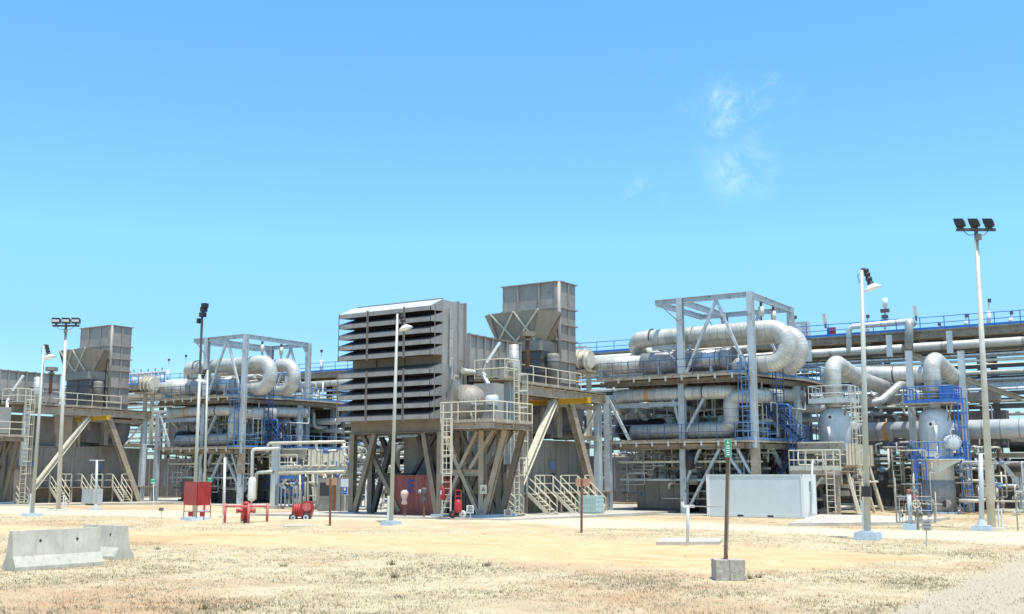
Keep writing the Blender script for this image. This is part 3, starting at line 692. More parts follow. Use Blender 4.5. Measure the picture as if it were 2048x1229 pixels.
q = at(1055, 735, Y=54.2); q2 = at(1055, 674, Y=54.2)
part('exhaust_pipe', MB().tube(q, q2, .13, 12), 'rust', vm, smooth=True); part('rain_cap', MB().tube(q2, q2+V3((0, 0, .28)), .5, 16), 'brown', vm); part('flange', MB().tube(q2+V3((0, 0, -.25)), q2+V3((0, 0, -.12)), .24, 12), 'brown', vm)
# white jib on the duct side
a_, b_ = lb('white folding jib arm against the ribbed duct')
p0, p1, p2, p3 = at(1000, 685, Y=52), at(973, 726, Y=51.6), at(966, 748, Y=51.2), at(992, 800, Y=50.2)
jb = thing('jib_arm', a_, 'jib', p3, None, b_)
part('arm', MB().bar(p0, p1, .2, .14), 'wht2', jb); part('link', MB().bar(p1, p2, .1, .1), 'grey', jb); part('arm', MB().bar(p2, p3, .2, .16), 'wht2', jb)
# ---- lower platform with drum fan and X bracing
ZL = 5.32; LX0, LX1, LY0, LY1 = -34.85, -31.4, 46.6, 50.4
a_, b_ = lb('lower braced platform with cream railing')
lp = thing('lower_platform', a_, 'platform', (-33.6, 48.5, padz(48)), None, b_)
part('deck_plate', MB().box(LX0, LX1, LY0, LY1, ZL-.05, ZL), 'deck', lp)
for (a, b) in (((LX0, LY0), (LX1, LY0)), ((LX0, 48.5), (LX1, 48.5)), ((LX0, LY1), (LX1, LY1))):
    part('deck_beam', MB().ibeam((*a, ZL-.2), (*b, ZL-.2), .18, .26), 'beam', lp)
for x in (LX0+.1, -33.5, LX1-.1): part('deck_beam', MB().ibeam((x, LY0+.1, ZL-.22), (x, LY1-.1, ZL-.22), .16, .22), 'deck', lp)
railing(lp, [(LX0+.02, LY0, ZL), (LX1, LY0, ZL), (LX1, LY1, ZL)], toe=.16, toemat='beam', step=1.25)
for y, m in ((48.5, 'beam'), (50.2, 'brown')):
    part('column', MB().ibeam((-33.4, y, 0), (-33.4, y, ZL-.35), .32, .32, (0, 1, 0)), m, lp)
    part('strut', MB().ibeam((-33.25, y, .5), (-31.9, y, ZL-.35), .3, .28, (0, 1, 0)), m, lp)
    part('brace', MB().ibeam((-36.0, y, ZL-.4), (-33.55, y, .4), .22, .24, (0, 1, 0)), m, lp)
    part('brace', MB().ibeam((-36.1, y, .4), (-35.0, y, 2.6), .2, .22, (0, 1, 0)), m, lp)
    part('brace', MB().ibeam((-34.95, y, 2.85), (-33.7, y, ZL-.4), .2, .22, (0, 1, 0)), m, lp)
    part('tie_beam', MB().ibeam((-36.0, y, 2.7), (-33.5, y, 2.7), .24, .32), m, lp)
    part('strut', MB().ibeam((-34.2, y-.02, 2.9), (-32.6, y-.02, ZL-.35), .2, .24, (0, 1, 0)), m, lp)
part('base_plate', MB().box(-34.0, -32.8, 47.9, 50.8, 0, padz(48)+.14), 'conc_blueshade', lp)
a_, b_ = lb('cream caged ladder on the front corner of the lower platform')
ladder('ladder', a_, (-34.25, 46.4, padz(46)), (-34.25, 46.4, ZL), (1, 0, 0), (.55, -.8, 0), alt=None, w=.55)
a_, b_ = lb('grey fan drum and pale motor on the lower platform')
fd = thing('drum_fan', a_, 'fan', (-34.5, 49.6, ZL), None, b_)
c0 = V3((-34.9, 49.3, ZL+1.25))
mb = MB(); mb.lathe([(.45, -1.0), (.8, -.82), (.98, -.45), (1.02, 0), (1.02, .45), (.6, .5)], c0, (-.85, -.5, 0), 28); part('drum', mb, 'encl', fd, smooth=True)
part('fan_box', MB().box(-34.6, -33.2, 49.3, 50.3, ZL+.3, ZL+2.3), 'duct', fd)
mb = MB(); mb.lathe([(.05, 0), (.3, .03), (.3, .55), (.2, .62), (.05, .64)], (-32.95, 48.3, ZL+1.25), (1, 0, 0), 18); part('motor', mb, 'vessel', fd, smooth=True)
part('pedestal', MB().prism([(-33.2, 48.1, ZL), (-32.2, 48.1, ZL), (-32.45, 48.1, ZL+.95), (-32.95, 48.1, ZL+.95)], (0, .4, 0)), 'encl', fd)
for i in range(10):
    r_ = random.Random(40+i); q = V3((-33.7+r_.uniform(-.3, .4), 48.2+r_.uniform(-.3, .4), ZL+r_.uniform(.3, 1.6))); mb = MB(); mb.pipe([q, q+V3((0, 0, r_.uniform(-.5, .5))), q+V3((r_.uniform(-.6, .6), .1, r_.uniform(-.3, .3)))], .05, .1, 6); part('small_pipe', mb, r_.choice(['cream', 'grey', 'machine']), fd)
# machinery under the intake and lower platform
for i, (x0, x1, y0, y1, z1, m) in enumerate(((-36.4, -33.6, 51.2, 53.0, 3.1, 'machine'), (-42.5, -40.2, 51.5, 54, 2.6, 'machine'), (-39.6, -37.2, 52, 53.4, 4.6, 'dark'), (-36.3, -34.5, 49.4, 50.0, 1.5, 'dark'))):
    a_, b_ = lb(['dark cooler block behind the X bracing', 'grey lube skid under the louvres', 'black duct drop under the louvres', 'dark pump base behind the red extinguisher cart'][i])
    o = thing('machine_block', a_, 'machine', (x0, y0, .1), None, b_ if i != 1 else None)
    part('casing', MB().box(x0, x1, y0, y1, .15, z1), m, o); part('cover', MB().box(x0-.05, x1+.05, y0-.05, y1+.05, z1, z1+.08), 'dark', o)
    for k in range(4): part('stiffener', MB().box(x0+(x1-x0)*(k+.4)/4, x0+(x1-x0)*(k+.4)/4+.07, y0-.05, y0, .2, z1-.05), m, o)
NA = len(THINGS)
# ================================================================ COOLER FRAME AND PIPEWORK (also copied to the far train)
MC, ML = 'behind the pale container', 'behind the red board'
def lm(s): return (s+' '+MC, s+' '+ML)
GX0, GX1, GC, GY0, GY1, GZ = -29.85, -24.85, -31.7, 67., 75., 14.5
D1, D2 = 4.8, 9.15
a_, b_ = lm('tall open steel frame with top beams')
ga = thing('gantry_frame', a_, 'steel frame', (-27.5, 70, 0), None, b_)
for x, y, z in ((GX0, GY0, GZ), (GX1, GY0, GZ), (GX0, GY1, GZ), (GX1, GY1, GZ), (-35.1, 66.2, D1+3.2), (-35.1, 75, D2), (-24.0, 73.2, D2-.5), (-25.6, 79.5, D2-.5), (-33, 78.5, D2)):
    part('column', MB().ibeam((x, y, 0), (x, y, z), .42, .4, (0, 1, 0)), 'galv', ga)
for y in (GY0, GY1):
    part('top_beam', MB().ibeam((GC, y, GZ-.17), (GX1, y, GZ-.17), .3, .34), 'galv', ga)
    part('sloped_brace', MB().bar((-27.25, y, GZ-.4), (-29.5, y, D2+.2), .2, .16), 'galv', ga)
    part('sloped_brace', MB().bar((-27.2, y, GZ-.4), (-25.2, y, D2+.2), .2, .16), 'galv', ga)
for x in (GC+.1, GX0, GX1): part('cross_beam', MB().ibeam((x, GY0+.15, GZ-.2), (x, GY1-.15, GZ-.2), .26, .38), 'galv', ga)
for y in (GY0, GY1):
    part('knee_brace', MB().bar((GC+.4, y, GZ-.35), (GX0-.05, y, GZ-1.7), .07), 'galv', ga)
    part('support_arm', MB().ibeam((-32.0, y, 11.15), (GX0, y, 11.25), .2, .26), 'galv', ga)
    part('support_arm_brace', MB().bar((-30.9, y, 11.0), (GX0-.1, y, 9.9), .1), 'galv', ga)
for x, d in ((GX1, -1), (GX0, -1)):
    part('haunch', MB().prism([(x-.02, GY1, GZ-.4), (x-.02, GY1-.9, GZ-.4), (x-.02, GY1-.2, GZ-1.3), (x-.02, GY1, GZ-1.3)], (.04, 0, 0)), 'galv', ga)
# bracing below the decks
for p, q in (((-28.6, GY0, D1-.4), (-29.8, GY0, 1.9)), ((-27.2, GY0, D1-.4), (-29.5, GY0, .5)), ((-27.1, GY0, D1-.4), (-25.1, GY0, 1.6)), ((-26.1, GY0, D1-.4), (-25.0, GY0, 2.3)), ((-35, 66.3, 7.7), (-33.5, 66.3, 4.9)), ((-24.8, 70, D1-.4), (-24.1, 73.1, .5)), ((-30.5, 67, 7.6), (-29.9, 67, 5.4)), ((-28.3, 67, 7.6), (-29.6, 67, 5.4)), ((-24.7, 73.2, 8.4), (-23.95, 73.2, 5)), ((-24.9, 79.4, 8.4), (-25.5, 79.4, 5))):
    part('diagonal_brace', MB().bar(p, q, .2, .16), 'galv', ga)
for x in (-34.2, -32.4, -31.2, -28.6, -26.4):
    for y in (69.6, 74.2): part('inner_post', MB().bar((x, y, .06), (x, y, D1-.45), .16), random.Random(x*y).choice(['galv', 'dark', 'beam', 'machine']), ga); part('inner_post', MB().bar((x+.7, y+.8, D1), (x+.7, y+.8, D2-.5), .16), random.Random(x+y).choice(['galv', 'galv', 'beam', 'machine']), ga)
for y, z in ((68.4, 1.35), (68.4, 3.0), (72, 2.1), (72, 3.7), (69.2, 6.1), (70.4, 7.2), (74, 6.6)): part('inner_beam', MB().bar((-35.2, y, z), (-24.4, y, z), .12, .16), 'galv' if z > 5 else 'machine', ga)
for x in (-33.4, -29.85, -26.6): part('inner_beam', MB().bar((x, 67.2, 7.05), (x, 78, 7.05), .16, .26), 'galv', ga)
for i, (y, z) in enumerate(((67.5, 7.9), (68.9, 5.55), (69.9, 6.5), (71.2, 8.0), (67.4, 3.4), (67.7, 2.2), (70.1, 4.0))):
    tr_ = part('cable_tray', MB().box(-35.0, -24.6, y, y+.3, z, z+.04), 'galv_clean' if i % 2 else 'rail', ga)
    part('tray_side', MB().box(-35.0, -24.6, y-.02, y, z-.02, z+.12), 'galv_clean' if i % 2 else 'rail', tr_)
for i in range(9):
    x = -34.6+i*1.15; part('pipe_hanger', MB().bar((x, 68.0+.2*(i % 3), D1-.4), (x, 68.0+.2*(i % 3), 2.2+.3*(i % 4)), .07), 'rail' if i % 2 else 'galv', ga); part('pipe_hanger', MB().bar((x+.4, 69.0+.3*(i % 2), D2-.4), (x+.4, 69.0+.3*(i % 2), D1+.1), .08), 'galv_clean' if i % 2 else 'rail', ga)
for x0, x1, z0, z1 in ((-34.8, -32.6, D1+.2, D2-.6), (-31.9, -30.2, D2-.6, D1+.2), (-28.9, -27.2, D1+.2, D2-.6), (-34.7, -32.8, .4, D1-.6), (-32.0, -30.3, D1-.6, .4)): part('sway_brace', MB().bar((x0, 70.3, z0), (x1, 70.3, z1), .1), 'galv_clean', ga)
part('pipe_beam', MB().ibeam((-35.9, 66.9, 7.3), (-29.9, 66.9, 7.3), .2, .3), 'galv', ga)
part('column_rust_collar', MB().box(GX1-.25, GX1+.25, GY0-.24, GY0+.24, 2.6, 4.3), 'deck', ga)
# decks
def deckthing(z, label, alt, xl, xr, y0, mat, blue_from):
    o = thing('pipe_deck', label, 'deck', ((xl+xr)/2, y0, z), None, alt)
    pl = [(xl, y0), (xr, y0), (xr+1.9, y0+7.1), (xr+1.9, 80.5), (xl, 80.5)]
    part('deck_plate', MB().prism([(x, y, z-.05) for x, y in pl], (0, 0, .05)), 'deck', o)
    for a, b in zip(pl[:3], pl[1:4]):
        nn = V3((b[0]-a[0], b[1]-a[1], 0)).normalized(); nn = V3((-nn.y, nn.x, 0))*.5
        part('edge_channel', MB().bar((*a, z-.075), (*b, z-.075), .12, .13), 'beam', o); part('edge_beam', MB().ibeam(V3((*a, z-.36))+nn, V3((*b, z-.36))+nn, .22, .34), mat, o)
    for y in (68.5, 70.7, 73, 75.5, 78): part('joist', MB().ibeam((xl+.2, y, z-.3), (xr+.3, y, z-.3), .2, .36), 'deck', o)
    for x in (-34.5, -32, -29.85, -27.4, -25): part('joist', MB().ibeam((x, y0+.15, z-.36), (x, 80, z-.36), .18, .3), 'deck', o)
    for i in range(9): part('bracket', MB().box(xl+.5+i*1.18, xl+.62+i*1.18, y0-.16, y0-.11, z-.34, z+.0), 'galv', o)
    railing(o, [(xl, y0+.02, z), (blue_from, y0+.02, z)], 'bluedark', 1.1, .025, 1.18, .1, 'deck')
    railing(o, [(blue_from+.05, y0+.02, z), (xr, y0+.02, z), (xr+1.9, y0+7.1, z), (xr+1.9, 80, z)], 'bluefade', 1.1, .03, 1.0, .16)
    return o
a_, b_ = lm('upper rusty pipe deck with blue railing'); deckthing(D2, a_, b_, -35.9, -25.4, 66.2, 'deck', -26.3)
a_, b_ = lm('lower rusty pipe deck with blue railing'); deckthing(D1, a_, b_, -35.8, -25.0, 66.2, 'beam', -25.9)
# big insulated loops
def loop(Y, xr, zt, zb, xl, lab):
    a_, b_ = lm(lab); r = .6
    xc = xr+.0
    pts = [(xl+3.2, Y+2.6, 10.6), (xl+1.9, Y+1.2, 11.0), (xl+.1, Y, 11.9), (xl+.1+.6, Y, zt), (xc, Y, zt), (xc, Y, zb), (-26.3, Y, zb), (-26.3, Y, D2+.2)]
    pts = [(xl+2.8, Y+2.2, 10.4), (xl, Y, zt-.1), (xc, Y, zt), (xc, Y, zb), (-26.2, Y, zb), (-26.2, Y, D2+.3)]
    return pipe_thing(a_, pts, r, 'c_cream', 1.14, alt=b_, n=24, name='insulated_pipe_loop', rings=[((xl+2.6, Y, zt), (1, 0, 0))], bands=[((-29.4, Y, zt), (1, 0, 0), .05, 'dark')])
loop(68.3, -22.95, 12.12, 9.86, -35.2, 'front insulated pipe loop on the upper deck')
loop(71.4, -23.1, 12.12, 9.86, -34.1, 'rear insulated pipe loop on the upper deck')
a_, b_ = lm('long horizontal exchanger in cream and aluminium jacket')
ex = thing('exchanger', a_, 'heat exchanger', (-31, 68, D2), None, b_)
zx = 9.15+1.15
part('cream_shell', MB().pipe([(-38.0, 68.2, zx), (-33.2, 68.2, zx)], .66, n=24), 'c_cream', ex, smooth=True)
part('dark_shell', MB().pipe([(-33.2, 68.2, zx), (-30.4, 68.2, zx)], .78, n=24), 'c_dark', ex, smooth=True)
part('aluminium_shell', MB().pipe([(-30.4, 68.2, zx), (-27.3, 68.2, zx)], .76, n=24), 'c_alu', ex, smooth=True)
part('dark_shell', MB().pipe([(-27.3, 68.2, zx), (-26.6, 68.2, zx)], .8, n=24), 'c_dark', ex, smooth=True)
for x in (-36.4, -31.8, -28): part('saddle', MB().prism([(x-.1, 67.7, D2), (x-.1, 68.7, D2), (x-.1, 68.9, zx-.35), (x-.1, 67.5, zx-.35)], (.2, 0, 0)), 'galv', ex)
for i, x in enumerate((-29.4, -28.9, -27.9)):
    part('nozzle', MB().tube((x-1.8, 68.2, zx+.7), (x-1.8, 68.2, zx+1.1), .12, 10), 'c_cream', ex)
part('ceiling_tube', MB().tube((-38.0, 69.3, zx+.75), (-26, 69.3, zx+.75), .2, 10), 'white', ex)
a_, b_ = lm('cream pipe with round end and yellow band under the upper deck')
zm = 8.02
pipe_thing(a_, [(-35.0, 68.6, zm-.9), (-35.2, 67.3, zm), (-26.9, 67.3, zm), (-25.0, 71.5, zm), (-24, 74, zm)], .47, 'c_cream', 1.0, alt=b_, n=20, bands=[((-32.5, 67.3, zm), (1, 0, 0), .32, 'orange')], rings=[((-28.4, 67.3, zm), (1, 0, 0))])
a_, b_ = lm('ribbed elbow pipe dropping to the lower deck')
pipe_thing(a_, [(-24.3, 70.4, 7.75), (-25.6, 67.9, 7.75), (-26.65, 67.6, 7.75), (-26.65, 67.6, 5.5), (-33.9, 67.6, 5.5)], .5, 'c_cream', .75, alt=b_, n=20)
a_, b_ = lm('dark round vessel end on the lower deck')
mb = MB(); mb.lathe([(.1, -.3), (.5, -.2), (.72, .1), (.75, .4), (.75, 3.2), (.4, 3.5)], (-35.6, 69.0, D1+.95), (1, .15, 0), 22); solo('dark_vessel', mb, 'black', a_, 'vessel', None, b_, True)
for x, y, s_ in ((-24.85, 69.0, 'front'), (-24.85, 71.4, 'rear')):
    a_, b_ = lm(s_+' cream spring hanger above the pipe loop')
    h = thing('spring_hanger', a_, 'hanger', (x, y, 12.6), None, b_)
    part('spring_can', MB().tube((x, y, 13.1), (x, y, 13.75), .19, 12), 'cream', h, smooth=True); part('rod', MB().tube((x, y, 12.65), (x, y, 13.1), .05, 6), 'black', h); part('hook', MB().tube((x, y, 13.75), (x, y, 14.05), .1, 8), 'dark', h)
a_, b_ = lm('white floodlight bracket above the lower deck')
# blue caged ladders, blue stair
for x, y, n_ in ((-25.2, 66.55, 'front'), (-23.9, 69.4, 'rear')):
    a_, b_ = lm(n_+' blue caged ladder between the pipe decks')
    ladder('ladder', a_, (x, y, D1), (x, y, D2), (1, 0, 0), (0, -1, 0), 'bluefade' if n_ == 'front' else 'bluedark', 2.1, .5, b_)
a_, b_ = lm('dark blue steel stair between the pipe decks'); stair(a_, (-25.9, 69.6, D2-1.4), 3.0, .8, 2.9, b_, mat='bluedark')
a_, b_ = lm('dark blue steel stair under the lower deck'); stair(a_, (-22.7, 71.6, D1), 3.0, .8, 3.4, b_, dirx=(-1, 0, 0), mat='bluedark')
a_, b_ = lm('blue ladder from the ground to the lower deck'); ladder('ladder', a_, (-23.5, 71.0, 0), (-23.5, 71.0, D1), (1, .3, 0), (0, -1, 0), 'bluefade', 2.4, .5, b_)
# machines below the decks: dark colours hold the shade they stand in
def machine(lab, x0, x1, y0, y1, z0, z1, m, alt=True):
    a_, b_ = lm(lab); o = thing('machine', a_, 'machine', (x0, y0, 0), None, b_ if alt else None)
    part('casing', MB().box(x0, x1, y0, y1, z0, z1), m, o)
    part('base_frame', MB().box(x0-.2, x1+.2, y0-.2, y1+.2, .07, z0), 'dark', o)
    part('top_cover', MB().box(x0-.06, x1+.06, y0-.06, y1+.06, z1, z1+.1), m, o)
    n = max(2, int((x1-x0)/1.1))
    for k in range(n): part('stiffener', MB().box(x0+(x1-x0)*(k+.5)/n-.04, x0+(x1-x0)*(k+.5)/n+.04, y0-.06, y0, z0+.1, z1-.02), 'machine', o)
    return o
machine('dark compressor skid low under the deck', -34.0, -30.7, 68.3, 71, .35, 2.2, 'machine')
machine('motor casing coloured as in shade under the deck', -29.4, -27.2, 69, 71.5, .4, 2.6, 'dark')
machine('lube oil console coloured as in shade under the deck', -35.2, -33.9, 71.5, 73.5, .3, 1.5, 'dark')
machine('tall dark backing for shaded depth at the back of the deck', -36.2, -25, 81, 82.2, .4, 4.3, 'dark')  # dark backing put in so the gaps behind the decks look shaded
machine('dark backing for shaded depth between the pipe decks', -36, -25.5, 80.5, 81.1, D1, D2-.5, 'dark')
a_, b_ = lm('large horizontal grey drum between the decks')
mb = MB(); mb.lathe([(.1, -.4), (.7, -.25), (1.0, 0), (1.0, 5.0), (.7, 5.3), (.1, 5.4)], (-34.4, 73.5, D1+1.5), (1, 0, 0), 26); dr = solo('drum_vessel', mb, 'c_grey', a_, 'vessel', None, b_, True)
for x in (-30.6, -29.0): part('girth_ring', MB().tube((x-.05, 73.5, D1+1.5), (x+.05, 73.5, D1+1.5), 1.08, 26), 'dark', dr)
for k, x in enumerate((-27.9, -26.6)):
    a_, b_ = lm(['first', 'second'][k]+' dark vertical cooler column below the deck'); mb = MB(); mb.lathe([(.45, .2), (.55, .4), (.55, 3.6), (.3, 4.0)], (x, 72.5, 0), n=18); solo('cooler_column', mb, 'machine', a_, 'vessel', None, b_, True)
a_, b_ = lm('red sprinkler main under the lower deck')
mb = MB(); mb.pipe([(-35.5, 76, 3.2), (-24.0, 76, 3.2)], .09, n=8); rp = solo('sprinkler_pipe', mb, 'red', a_, 'pipe', None, b_, True)
for x in (-33.6, -31, -28): part('branch', MB().pipe([(x, 76, 3.2), (x, 75.6, 3.2), (x, 75.6, 3.7)], .05, .1, 6), 'red', rp)
a_, b_ = lm('black hanging hose bag under the lower deck')
mb = MB(); mb.lathe([(.1, 0), (.3, .15), (.33, .8), (.28, 1.1), (.1, 1.25)], (-29.35, 66.9, D1-1.9), n=12); solo('hanging_bag', mb, 'black', a_, 'bag', None, b_, True)
# ---- tangles of small pipework
def tangle(seed, n, X, Y, Z, mats, lab, alt, group, vert=.5, rr=(.03, .13), valve=True):
    r_ = random.Random(seed)
    for i in range(n):
        m = r_.choice(mats); p = V3((r_.uniform(*X), r_.uniform(*Y), r_.uniform(*Z))); pts = [p]; q = p.copy(); last = None
        for k in range(r_.randint(2, 5)):
            ax = 2 if (r_.random() < vert and last != 2) else r_.choice([0, 0, 1]) if last != 0 else r_.choice([1, 2])
            if ax == last: continue
            last = ax; L = r_.uniform(.4, 2.6)*r_.choice((-1, 1)); q = q.copy(); q[ax] += L
            lo, hi = (X, Y, Z)[ax]; q[ax] = min(max(q[ax], lo), hi)
            if (q-pts[-1]).length > .25: pts.append(q)
        if len(pts) < 2: continue
        r = r_.uniform(*rr)*(1 if r_.random() < .8 else 1.5); mb = MB(); mb.pipe(pts, r, r*2.6, 8, seg=4)
        cl = {'grey': 'grey', 'cream': 'cream', 'machine': 'dull brown', 'c_grey': 'silver clad', 'c_cream': 'cream clad', 'dark': 'black', 'galv': 'zinc grey', 'white': 'white', 'blue': 'blue', 'bluedark': 'navy', 'bluefade': 'faded blue', 'redfade': 'dull red', 'rust': 'rusty', 'beam': 'beige', 'c_white': 'white clad', 'rail': 'pale beige'}[m]
        xs = [abs(b_-a_) for a_, b_ in zip(pts[0], pts[-1])]; o = solo('riser_pipe' if xs[2] > max(xs[:2]) else 'straight_pipe' if len(pts) == 2 else 'elbow_pipe' if len(pts) == 3 else 'bent_pipe', mb, m, cl+' '+('riser' if xs[2] > max(xs[:2]) else 'straight' if len(pts) == 2 else 'elbow' if len(pts) == 3 else 'bent')+' pipe '+lab, 'pipe', group, (cl+' '+('riser' if xs[2] > max(xs[:2]) else 'straight' if len(pts) == 2 else 'elbow' if len(pts) == 3 else 'bent')+' pipe '+alt) if alt else None, True)
        if valve and r_.random() < .6:
            c = V3(pts[0]).lerp(V3(pts[1]), .5); ax = (V3(pts[1])-V3(pts[0])).normalized()
            part('valve_body', MB().tube(c-ax*r*2, c+ax*r*2, r*1.9, 10), r_.choice(['grey', 'dark', 'bluefade', m]), o, smooth=True)
            sd_ = V3((0, -1, 0)) if abs(ax.y) < .5 else V3((0, 0, 1)); part('valve_stem', MB().tube(c, c+sd_*(r*3+.1), r*.45, 6), 'dark', o); part('hand_wheel', MB().ring(c+sd_*(r*3+.12), sd_, r*1.6+.06, .02, 12), r_.choice(['rail', 'bluefade', 'grey', 'dark']), o)
GP = ['grey', 'cream', 'c_grey', 'galv', 'machine', 'c_cream', 'white']
def tg(seed, n, X, Y, Z, mats, lab, grp, **k):
    tangle(seed, n, X, Y, Z, mats, 'in the tangle '+lab+' '+MC, 'in the tangle '+lab+' '+ML, grp, **k)
tg(1, 52, (-35.5, -24.5), (68, 79), (.4, 4.3), GP+['dark', 'dark', 'machine'], 'under the lower deck', 'small pipes under the lower decks')
tg(2, 46, (-35.5, -23.8), (69.5, 80), (D1+.2, 8.6), GP+['dark'], 'between the decks', 'small pipes between the decks')
tg(3, 14, (-33.5, -23.8), (69.5, 80), (D2+.1, 11.2), GP, 'on the upper deck', 'small pipes on the upper decks')
tg(4, 14, (-25.6, -23.5), (67.2, 75), (D1+.1, 7.2), ['blue', 'bluedark', 'bluefade', 'grey', 'galv'], 'by the blue stair', 'small pipes by the blue stairs', vert=.6, rr=(.03, .06))
tg(5, 44, (-35.2, -25.4), (67.3, 69.2), (1.0, 4.3), GP, 'under the lower deck edge', 'front pipes under the lower decks', rr=(.02, .06), vert=.4)
tg(6, 40, (-35, -24.6), (68.6, 71), (D1+.2, 8.4), GP+['rail', 'rail'], 'between the deck edges', 'front pipes between the decks', rr=(.02, .06), vert=.5)
for i, (z, r) in enumerate(((3.9, .22), (3.4, .14), (7.4, .3), (6.6, .2), (2.4, .12))):
    a_, b_ = lm(['thick cream', 'thin grey', 'fat clad', 'mid grey', 'thin brown'][i]+' header pipe crossing the back of the decks')
    pipe_thing(a_, [(-36, 77+i*.5, z), (-23.5, 77+i*.5, z)], r, ['cream', 'grey', 'c_cream', 'c_grey', 'machine'][i], alt=b_, n=12)
# small things on the deck edge
for i in range(4):
    a_, b_ = lm(['first', 'second', 'third', 'fourth'][i]+' grey valve actuator box along the lower deck'); x = -33.6+i*1.9
    o = thing('valve_actuator', a_, 'valve', (x, 69.2, D1), None, b_); mb = MB(); mb.tube((x, 69.2, D1), (x, 69.2, D1+1.3), .1, 10); part('stem', mb, 'grey', o); part('actuator_box', MB().box(x-.25, x+.25, 69, 69.4, D1+1.3, D1+1.75), ['galv', 'white', 'grey', 'galv'][i], o); part('hand_wheel', MB().tube((x, 68.9, D1+1.5), (x, 68.95, D1+1.5), .25, 14), 'galv', o)
for i, (x, y, z, w_, h_, m) in enumerate(((-33.3, 70.2, D1, .9, 1.6, 'white'), (-31.6, 71.2, D1, 1.3, 1.2, 'galv_clean'), (-28.6, 70.6, D1, .8, 1.9, 'galv'), (-27.7, 72.2, D1, 1.5, 1.0, 'cream'), (-33.1, 74.5, .1, 1.2, 2.6, 'wht2'), (-31.9, 75.2, .1, .8, 3.2, 'galv_clean'), (-29.2, 73.8, .1, 1.0, 2.9, 'galv'), (-30.2, 68.1, 1.9, .8, 1.1, 'galv_clean'))):
    a_, b_ = lm(['white junction cabinet', 'pale wide cabinet', 'tall zinc cabinet', 'low cream cabinet', 'white cabinet seen low', 'narrow tall pale cabinet low', 'zinc cabinet low', 'small pale box hung low'][i]+(' between the decks' if z > 3 else ' below the decks'))
    o = thing('junction_cabinet', a_, 'cabinet', (x, y, z), None, b_); part('casing', MB().box(x, x+w_, y, y+.6, z+.1, z+h_), m, o); part('door', MB().box(x+.08, x+w_-.08, y-.03, y, z+.2, z+h_-.1), m, o); part('foot', MB().box(x, x+w_, y+.1, y+.5, z-.0, z+.1), 'dark', o)
# intake flange assembly between train and frame
a_, b_ = lb('cream flanged valve stand beside the stack')
o = thing('flanged_valve', a_, 'valve', at(1165, 745, Y=66), None, b_)
p = at(1165, 720, Y=66.8)
part('valve_drum', MB().tube(p+V3((-.9, 0, 0)), p+V3((.7, 0, 0)), .62, 18), 'cream', o, smooth=True)
for dx in (-.6, -.1, .45): part('flange', MB().tube(p+V3((dx-.06, 0, 0)), p+V3((dx+.06, 0, 0)), .8, 18), 'rail', o)
for dx in (-.55, .5): part('stand_leg', MB().bar(p+V3((dx, 0, -.6)), (p.x+dx, p.y, 5.2), .28), 'rail', o)
part('stand_frame', MB().box(p.x-.95, p.x+.9, p.y-.95, p.y-.85, p.z+.75, p.z+.85), 'rail', o); part('stand_frame', MB().box(p.x-.95, p.x+.9, p.y-.9, p.y+.9, p.z-.95, p.z-.8), 'beam', o)
# ---- beige measuring skid (also seen beyond the far frame)
KC, KL = 'by the smaller vessel', 'left of the louvres'
SKX0, SKX1, SKY = -23.3, -20.0, 70.2
a_, b_ = 'beige raised skid with railing under the smaller pale vessel', 'beige raised skid seen between the red board frame and the louvred intake'
sk = thing('raised_skid', a_, 'skid', (-21.5, 71, 0), None, b_)
zs = 2.85
part('deck_plate', MB().box(SKX0, SKX1, SKY-1.3, 75.8, zs-.08, zs), 'deck', sk)
part('edge_beam', MB().box(SKX0, SKX1, SKY-1.36, SKY-1.3, zs-.3, zs+.02), 'beam', sk)
part('girder', MB().box(SKX0+.1, SKX1-.1, SKY-.9, SKY-.6, zs-.85, zs-.1), 'beam', sk)
railing(sk, [(SKX0, SKY-1.3, zs), (SKX1, SKY-1.3, zs)], 'rail', 1.3, .04, 1.1, .3)
railing(sk, [(SKX0, SKY-1.3, zs), (SKX0, SKY+1.5, zs)], 'rail', 1.3, .04, 1.1, .3)
part('mesh_screen', MB().box(SKX0+.2, SKX1-.1, SKY-.1, SKY-.04, 3.95, 4.62), 'beam', sk)
part('mesh_top', MB().box(SKX0+.2, SKX1-.1, SKY-.15, SKY+.1, 4.62, 4.72), 'rail', sk)
for i, y in enumerate((71.0, 72.6, 74.2, 75.8)): part('side_panel', MB().box(SKX1+.0, SKX1+.06, y-.75, y+.75, 3.2, 4.6), 'rail', sk)
for i in range(9): part('panel_rib', MB().box(SKX1+.061, SKX1+.12, 70.5+i*.74, 70.58+i*.74, 3.2, 4.6), 'beam', sk)
part('hopper', MB().prism([(SKX1-.1, 70.3, 3.2), (SKX1-.1, 76.4, 3.2), (SKX1-.6, 75.6, 2.6), (SKX1-.6, 71, 2.6)], (.08, 0, 0)), 'beam', sk)
for x, y in ((SKX0+.2, SKY-1), (SKX1-.3, SKY-1), (SKX0+.2, 75), (SKX1-.2, 75.6)):
    part('leg', MB().bar((x, y, 0), (x, y, zs-.3), .2), 'beam', sk)
for p, q in (((SKX0+.1, SKY-1, .4), (SKX1-1.2, SKY-1, zs-.4)), ((SKX1-.2, 71, 2.9), (SKX1+.6, 70.6, .1)), ((SKX1-.1, 73.4, 3.2), (SKX1+.4, 72.8, .1)), ((SKX1-.1, 73.6, 3.2), (SKX1+.1, 76, .1)), ((SKX1-.1, 75.9, 3.2), (SKX1+.4, 77, .1))):
    part('raking_leg', MB().bar(p, q, .18), 'rail', sk)
part('cross_tube', MB().tube((SKX1-.1, 71, 2.1), (SKX1+.3, 76.6, 2.1), .05, 8), 'rail', sk)
